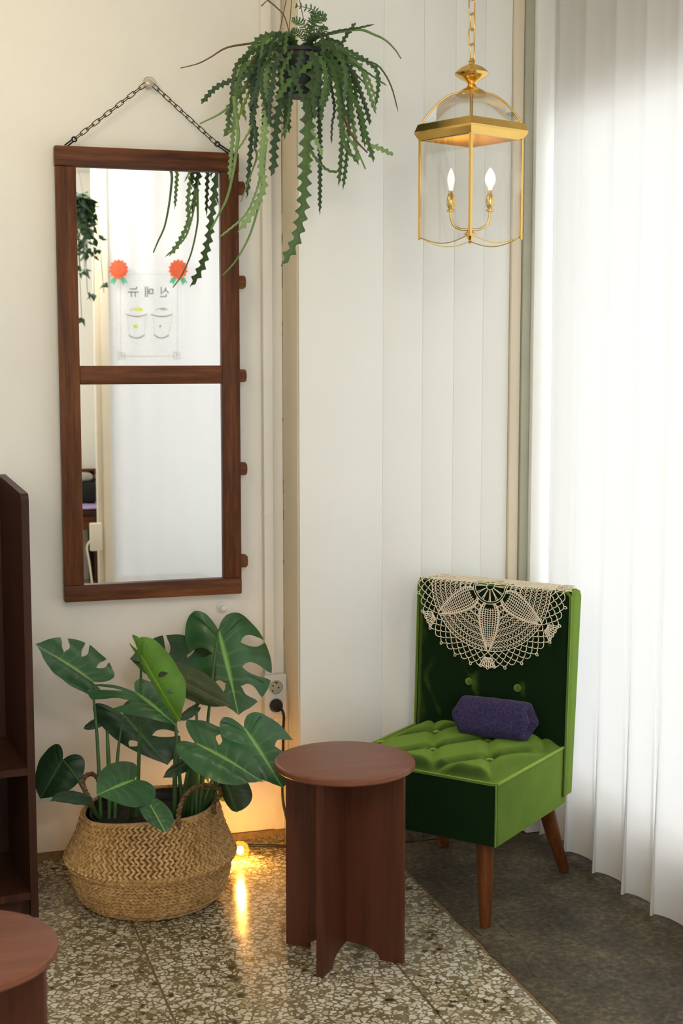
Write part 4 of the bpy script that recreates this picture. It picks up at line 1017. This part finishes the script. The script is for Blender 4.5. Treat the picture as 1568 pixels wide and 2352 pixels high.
S([(600, 360), (560, 400), (470, 480), (350, 525), (260, 570), (172, 668)], 3.74, 3.70, 50, 42, 'cac_dark')
thin([(600, 270), (450, 285), (330, 310), (230, 370), (150, 410), (40, 438)], 3.76, 3.72, 14, 'twig')
S([(560, 360), (500, 480), (430, 600), (352, 690), (350, 800), (318, 882)], 3.75, 3.78, 58, 44, 'cac_mid')
thin([(400, 660), (350, 690), (280, 740), (165, 795)], 3.74, 3.72, 20)
S([(560, 380), (500, 560), (520, 680), (500, 760), (525, 850), (515, 965)], 3.74, 3.78, 52, 44, 'cac_dark')
thin([(520, 960), (530, 1010), (490, 1130), (428, 1300)], 3.78, 3.82, 16)
S([(540, 420), (470, 620), (400, 780), (340, 870)], 3.76, 3.85, 34, 26, 'cac_yellow')
S([(560, 420), (530, 640), (500, 800), (450, 900), (402, 972)], 3.78, 3.82, 38, 16, 'cac_yellow', teeth=0.5)
S([(600, 900), (560, 1100), (520, 1250), (450, 1390), (282, 1532)], 3.76, 3.80, 26, 20, 'cac_light', teeth=0.4)
thin([(580, 1000), (570, 1150), (552, 1280), (490, 1500), (400, 1670), (310, 1772)], 3.77, 3.85, 20)
S([(760, 480), (745, 680), (725, 800), (690, 885)], 3.72, 3.74, 36, 24, 'cac_mid')
S([(940, 330), (1010, 420), (1045, 540), (1060, 650), (1070, 780), (1090, 900), (1130, 980), (1188, 1055)], 3.70, 3.66, 76, 26, 'cac_mid')
S([(980, 330), (1040, 420), (1105, 550), (1160, 650), (1200, 720), (1222, 830), (1252, 930), (1282, 1042)], 3.72, 3.70, 64, 44, 'cac_mid')
S([(1000, 340), (1080, 400), (1150, 470), (1200, 600), (1240, 720), (1258, 805)], 3.75, 3.76, 52, 36, 'cac_dark')
S([(1262, 935), (1330, 958), (1408, 998)], 3.70, 3.68, 46, 36, 'cac_light')
S([(1000, 310), (1080, 335), (1180, 380), (1290, 410), (1350, 470), (1400, 570), (1440, 722)], 3.74, 3.70, 24, 12, 'cac_mid', teeth=0.3)
S([(1000, 340), (1090, 390), (1200, 440), (1290, 500), (1368, 552)], 3.74, 3.72, 26, 16, 'cac_mid', teeth=0.4)
S([(790, 310), (930, 240), (1050, 200), (1180, 180), (1285, 156)], 3.76, 3.72, 36, 22, 'cac_dark', teeth=0.5)
thin([(980, 220), (1180, 190), (1290, 225), (1360, 260), (1420, 320), (1457, 377)], 3.78, 3.76, 18)
S([(1000, 330), (1060, 300), (1105, 230), (1166, 145)], 3.78, 3.80, 44, 36, 'cac_mid')
S([(990, 380), (1000, 500), (980, 620), (950, 700), (945, 778)], 3.70, 3.70, 48, 34, 'cac_mid')
S([(970, 360), (1010, 560), (1030, 700), (1015, 800), (1010, 925)], 3.72, 3.74, 34, 18, 'cac_dark')
S([(850, 330), (900, 380), (925, 480), (905, 580), (895, 650), (905, 765)], 3.67, 3.66, 66, 50, 'cac_dark')
S([(900, 380), (850, 430), (765, 500), (705, 570), (655, 645)], 3.67, 3.66, 66, 48, 'cac_mid')
S([(760, 420), (785, 520), (822, 620), (850, 700), (840, 805)], 3.66, 3.66, 48, 40, 'cac_dark')
S([(640, 330), (700, 380), (740, 460), (790, 540), (830, 640)], 3.68, 3.68, 40, 34, 'cac_mid')
S([(820, 320), (800, 420), (760, 560), (740, 700)], 3.67, 3.67, 56, 40, 'cac_dark')
S([(700, 320), (650, 420), (630, 560), (610, 700), (620, 820)], 3.68, 3.68, 60, 40, 'cac_dark')
S([(880, 330), (960, 420), (970, 560), (930, 690)], 3.67, 3.67, 56, 40, 'cac_mid')
S([(640, 320), (560, 360), (540, 520), (480, 700)], 3.70, 3.70, 48, 36, 'cac_dark')
S([(950, 320), (1000, 420), (1060, 560), (1090, 700), (1150, 800)], 3.70, 3.68, 50, 34, 'cac_dark')
S([(760, 320), (720, 400), (690, 470), (700, 600)], 3.67, 3.67, 50, 34, 'cac_mid')
S([(860, 900), (880, 970), (935, 1050), (1000, 1100), (1060, 1102)], 3.68, 3.66, 30, 26, 'cac_mid', teeth=0.5)
S([(870, 780), (885, 850), (920, 920), (952, 1000)], 3.69, 3.68, 50, 30, 'cac_light')
S([(700, 340), (580, 420), (560, 560), (610, 760)], 3.70, 3.70, 44, 34, 'cac_dark')
thin([(1060, 600), (1090, 750), (1150, 880), (1242, 982)], 3.73, 3.74, 22, 'twig')
thin([(1080, 780), (1100, 860), (1170, 960), (1230, 1088)], 3.72, 3.73, 20)
S([(1030, 360), (1060, 380), (1110, 425), (1160, 470), (1242, 555)], 3.77, 3.80, 28, 18, 'cac_mid', teeth=0.5)
thin([(600, 0), (660, 50), (710, 110), (742, 225)], 3.82, 3.78, 12, 'twig')
thin([(560, 40), (590, 10), (610, 0)], 3.82, 3.82, 8, 'twig')
# shoots on the wall side and filling the crown
rr = random.Random(21)
for k in range(20):
    an = R(rr.uniform(10, 170)) if k < 12 else R(rr.uniform(0, 360)); ln = rr.uniform(0.14, 0.42) if k < 12 else rr.uniform(0.08, 0.18); out = rr.uniform(0.09, 0.16)
    d = Vector((math.cos(an), math.sin(an), 0)); b = PC + UZ * 2.295 + d * 0.035
    pts = [b, b + d * 0.045 + UZ * rr.uniform(0.01, 0.03), b + d * out + UZ * -0.03, b + d * (out + 0.02) - UZ * ln * 0.5, b + d * (out + rr.uniform(-.01, .05)) - UZ * ln]
    zig(pts, rr.uniform(0.02, 0.03), 0.014, rr.choice(['cac_dark', 'cac_mid', 'cac_dark', 'cac_light']))
for k in range(16):
    an = rr.uniform(0, 6.28); d = Vector((math.cos(an), math.sin(an), 0)); b = PC + UZ * 2.29 + d * 0.02
    zig([b, b + d * 0.04 + UZ * 0.03, b + d * 0.085 + UZ * 0.028, b + d * rr.uniform(0.1, 0.13) - UZ * rr.uniform(0, 0.05)], 0.02, 0.012, rr.choice(['cac_dark', 'cac_mid']))
# the small fern in the same pot
def frond(zp, d, w):
    c = catmull([Z(x, y, d + 0.004 * i) for i, (x, y) in enumerate(zp)], 8); mb = MB(); mb.tube(c, 0.0011, 5); attr = [0.6] * len(mb.v)
    n = len(c)
    for i in range(3, n - 1, 2):
        t = (c[i + 1] - c[i - 1]).normalized(); s_ = CF.cross(t).normalized(); l_ = w * K * (0.35 + 0.65 * math.sin(math.pi * i / n))
        for sg in (-1, 1):
            q = c[i]; e = q + (s_ * sg * l_ + t * l_ * 0.4) + CF * rr.uniform(-.006, .006); wd = t * 0.0030
            k_ = len(mb.v); mb.v += [q - wd * 0.6, q + wd * 0.6, q.lerp(e, 0.6) + wd * 0.9, e, q.lerp(e, 0.6) - wd * 0.7]; attr += [0.1] * 5; mb.f.append((k_, k_ + 1, k_ + 2, k_ + 3, k_ + 4))
    mb.build('fern_frond', M['cac_mid'], hp, False, attr=attr)
frond([(850, 300), (880, 200), (930, 120), (975, 110)], 3.76, 46)
frond([(850, 290), (870, 190), (910, 110), (890, 62), (780, 36)], 3.77, 40)
frond([(850, 290), (850, 200), (810, 140), (760, 128)], 3.75, 36)
frond([(860, 300), (900, 230), (950, 200), (970, 170)], 3.77, 40)
frond([(850, 300), (830, 240), (790, 205), (755, 192)], 3.76, 30)
frond([(860, 280), (880, 180), (900, 120), (960, 90)], 3.78, 40)
# ------------------------------------------------------------------ what the mirror shows
VM = 4.168
def refl(px, py, v):
    r = ray(px, py); k_ = (VM + (VM - v)) / r.y
    return Vector((r.x * k_, v, HC + r.z * k_))
def rz_(x, y, v=0.052): return refl(160 + x / 4.356, 560 + y / 4.356, v)
pa, pb = rz_(470, 1170), rz_(1120, 262)
pst = thing('paper_menu', ((pa.x + pb.x) / 2, 0.05, pa.z), 'white paper menu with rosettes and drawn cups, reflected in the mirror', 'poster')
bx('sheet', (pa.x, 0.048, pa.z), (pb.x, 0.0492, pb.z), M['film'], pst)
M['ink'] = plain('grey_ink', (92, 92, 96), 0.8)
M['ink_soft'] = plain('pale_grey_ink', (176, 174, 166), 0.8)
M['ink_lime'] = plain('lime_ink', (222, 232, 120), 0.8)
M['rosette'] = plain('orange_paper', (232, 104, 66), 0.7)
M['ribbon'] = plain('green_paper', (92, 186, 142), 0.7)
def strokes(name, lines, w, mat, v=0.0505):
    mb = MB()
    for ln in lines:
        P = [rz_(x, y, v) for x, y in ln]
        for p, q in zip(P, P[1:]):
            d = (q - p).normalized(); s_ = Vector((0, 1, 0)).cross(d) * w / 2; e = Vector((0, 0.0006, 0)); p_ = p - d * w * 0.3; q_ = q + d * w * 0.3
            vs = [p_ - s_, q_ - s_, q_ + s_, p_ + s_]; mb.add(vs + [x + e for x in vs], [(0, 1, 2, 3), (7, 6, 5, 4), (0, 4, 5, 1), (1, 5, 6, 2), (2, 6, 7, 3), (3, 7, 4, 0)])
    return mb.build(name, M[mat], pst)
strokes('lettering', [[(602, 452), (666, 452), (670, 432)], [(585, 483), (690, 483)], [(617, 483), (617, 530)], [(655, 483), (655, 530)],
    [(757, 430), (757, 532)], [(778, 430), (778, 532)], [(778, 478), (796, 478)], [(796, 455), (832, 455), (832, 498), (796, 498), (796, 455)],
    [(915, 432), (915, 505)], [(962, 440), (950, 470), (932, 488)], [(958, 458), (990, 492)], [(905, 528), (962, 528), (968, 505)]], 0.0052, 'ink')
strokes('border_line', [[(508, 302), (1080, 305)], [(508, 302), (508, 1125)], [(1078, 305), (1076, 1125)], [(508, 1125), (1076, 1125)]], 0.0022, 'ink_soft')
for ox in (0, 550): strokes('corner_mark', [[(490 + ox, 1085), (490 + ox, 1150), (550 + ox, 1150), (550 + ox, 1110), (520 + ox, 1110), (520 + ox, 1140)], [(490 + ox, 1085), (515 + ox, 1085), (515 + ox, 1105)], [(530 + ox, 1090), (550 + ox, 1090), (550 + ox, 1105)]], 0.003, 'ink_soft')
def arcl(x0, x1, y, dip): return [(x0 + (x1 - x0) * i / 12, y + dip * math.sin(math.pi * i / 12)) for i in range(13)]
for x0, x1, b0, b1 in ((565, 770, 592, 748), (815, 1028, 848, 990)):
    strokes('cup_drawing', [arcl(x0, x1, 706, 22), arcl(b0, b1, 915, 28)], 0.006, 'ink_soft')
    strokes('cup_side', [[(x0 + 15, 722), (b0 + 5, 915)], [(x1 - 5, 722), (b1 - 3, 915)]], 0.0018, 'ink_soft')
    strokes('cup_lid', [arcl(x0 + 40, x1 - 40, 668, -24)], 0.003, 'ink_soft')
def blob(name, cx_, cy_, rx_, ry_, mat, n=20, sc=0.0, v=0.0512):
    c = rz_(cx_, cy_, v); ex = rz_(cx_ + rx_, cy_, v) - c; ez = rz_(cx_, cy_ - ry_, v) - c
    poly = []
    for k in range(n * 6):
        a = 2 * math.pi * k / (n * 6); r_ = 1 - sc * (0.5 + 0.5 * math.cos(a * n)); poly.append((r_ * math.cos(a), r_ * math.sin(a)))
    return MB().prism(poly, c, ex, ez, Vector((0, 1, 0)), 0.0015).build(name, M[mat], pst)
blob('lime_slice', 690, 656, 44, 22, 'ink_lime'); blob('lime_dot', 660, 825, 24, 20, 'ink_lime'); blob('cream_dot', 935, 652, 34, 12, 'ink_soft'); blob('cream_dot', 905, 825, 10, 12, 'ink_soft')
for cx_ in (490, 1085):
    blob('rosette', cx_, 256, 98, 104, 'rosette', 14, 0.16, 0.054); blob('rosette_heart', cx_ + 6, 256, 62, 66, 'rosette', 12, 0.14, 0.0565)
    for sg in (-1, 1):
        pl = [(cx_ + sg * 22, 335), (cx_ + sg * 62, 335), (cx_ + sg * 92, 395), (cx_ + sg * 62, 385), (cx_ + sg * 48, 415), (cx_ + sg * 14, 345)]
        P = [rz_(x, y, 0.052) for x, y in pl]; n = len(P); e = Vector((0, 0.0015, 0))
        MB().add(P + [p + e for p in P], [tuple(range(n)), tuple(range(2 * n - 1, n - 1, -1))] + [(i, (i + 1) % n, n + (i + 1) % n, n + i) for i in range(n)]).build('ribbon_tail', M['ribbon'], pst)
# hanging leafy plant by the post
iv = refl(196, 500, 0.5)
ivy = thing('trailing_plant', (iv.x, 0.5, iv.z), 'dark leafy trailing plant seen at the left edge of the mirror', 'plant')
rr = random.Random(4)
MB().lathe([(0.0005, 0.0), (0.06, 0.0), (0.075, 0.11), (0.0005, 0.11)], iv + Vector((-0.07, 0, -0.03)), 24).build('pot', M['blackpot'], ivy, True, auto=40)
pc_ = iv + Vector((-0.07, 0, 0.08))
for a in (0, 2.1, 4.2): MB().tube([pc_ + Vector((0.07 * math.cos(a), 0.07 * math.sin(a), 0)), Vector((pc_.x, pc_.y, ZC - 0.002))], 0.0015, 5).build('cord', M['wire'], ivy)
fol = MB(); attr = []
def ileaf(p, d, l_, w_):
    d = d.normalized(); s_ = d.cross(Vector((rr.uniform(-1, 1), rr.uniform(-1, 1), rr.uniform(-.3, 1)))).normalized(); k_ = len(fol.v); nn = d.cross(s_)
    fol.v.extend([p, p + d * l_ * .35 + s_ * w_, p + d * l_ + nn * l_ * .1, p + d * l_ * .35 - s_ * w_, p + d * l_ * .45 - nn * w_ * .3]); fol.f.extend([(k_, k_ + 1, k_ + 4), (k_ + 1, k_ + 2, k_ + 4), (k_ + 2, k_ + 3, k_ + 4), (k_ + 3, k_, k_ + 4)]); attr.extend([.2, 0, 0, 0, .3])
for s_ in range(16):
    an = rr.uniform(-1.6, 1.9); ln = rr.choice([0.12, 0.2, 0.3, 0.42, 0.55]); out = rr.uniform(0.07, 0.13)
    d = Vector((math.cos(an), math.sin(an), 0))
    c = catmull([pc_ + d * 0.03, pc_ + d * 0.08 + UZ * 0.03, pc_ + d * out - UZ * 0.06, pc_ + d * (out + rr.uniform(-.01, .04)) - UZ * (0.06 + ln)], 6)
    MB().tube(c, 0.0018, 5).build('vine', M['stem'], ivy, True)
    for i in range(2, len(c)):
        if i / len(c) > 0.7 and rr.random() < 0.4: continue
        for q in range(2): ileaf(c[i], Vector((rr.uniform(-1, 1), rr.uniform(-1, 1), rr.uniform(-1.2, 0.2))), rr.uniform(0.035, 0.07), rr.uniform(0.010, 0.02))
fol.build('foliage', M['leaf_dark'], ivy, True, attr=attr)
# bench with cushions by the rear wall
be = thing('wooden_bench', (1.0, -0.98, 0), 'brown wooden bench by the rear wall, low in the mirror', 'bench')
def rzz(py, v): return refl(200, py, v).z
bx('back_rail', (0.55, -1.17, rzz(1092, -1.1)), (1.32, -1.13, rzz(1078, -1.1)), M['oak_h'], be, 0.004)
bx('back_rail', (0.55, -1.17, rzz(1104, -1.1) - 0.02), (1.32, -1.14, rzz(1104, -1.1) + 0.012), M['oak_h'], be, 0.004)
bx('seat', (0.55, -1.17, rzz(1182, -0.85)), (1.30, -0.80, rzz(1172, -0.85)), M['shelfw'], be, 0.004)
for x in (0.57, 1.22):
    bx('leg', (x, -1.17, 0), (x + 0.045, -1.13, rzz(1082, -1.1)), M['shelfw'], be, 0.003); bx('leg', (x, -0.85, 0), (x + 0.045, -0.81, rzz(1182, -0.85)), M['shelfw'], be, 0.003)
bx('apron', (0.60, -0.84, rzz(1215, -0.85)), (1.24, -0.815, rzz(1183, -0.85)), M['oak_h'], be, 0.003)
def cushion(name, label, mat, c, sx, sy, sz):
    def pt(s, t):
        a, b = 2 * math.pi * s, math.pi * (t - 0.5); f_ = lambda v, e: math.copysign(abs(v) ** e, v)
        return Vector(c) + Vector((sx * f_(math.cos(b), .5) * f_(math.cos(a), .5), sy * f_(math.cos(b), .5) * f_(math.sin(a), .5), sz * f_(math.sin(b), .8) + sz))
    tag(MB().grid(pt, 32, 16).build(name, mat, None, True, origin=c), label, 'cushion')
zs = rzz(1172, -0.85)
M['lilac'] = plain('lilac_cloth', (168, 150, 186), 0.9); M['greycloth'] = plain('grey_cloth', (176, 174, 166), 0.9); M['blackcloth'] = plain('black_cloth', (26, 30, 28), 0.9)
cushion('seat_pad', 'thin lilac seat pad on the bench in the mirror', M['lilac'], (1.12, -0.95, zs), 0.17, 0.13, 0.013)
cushion('throw_pillow', 'dark pillow on the bench in the mirror', M['blackcloth'], (1.17, -1.06, zs + 0.026), 0.12, 0.05, 0.07)
cushion('folded_throw', 'pale grey folded throw over the pillow in the mirror', M['greycloth'], (1.15, -1.09, zs + 0.167), 0.10, 0.04, 0.03)
bxo = thing('junction_box', (1.07, 0.05, 0.3), 'cream junction box on the post seen low in the mirror', 'box')
za, zb = refl(215, 1265, 0.06).z, refl(215, 1202, 0.06).z; xa, xb = refl(207, 1230, 0.06).x, refl(234, 1230, 0.06).x
bx('box_body', (xa, 0.031, za), (xb, 0.075, zb), M['trim'], bxo, 0.004)
MB().tube(catmull([(xa + 0.004, 0.05, zb - 0.10), (xa - 0.02, 0.06, za + 0.02), (xa - 0.008, 0.07, za - 0.08), (xa + 0.02, 0.08, 0.02), (xa + 0.03, 0.09, 0.006)], 8), 0.006, 7).build('cable', M['trim'], bxo, True)
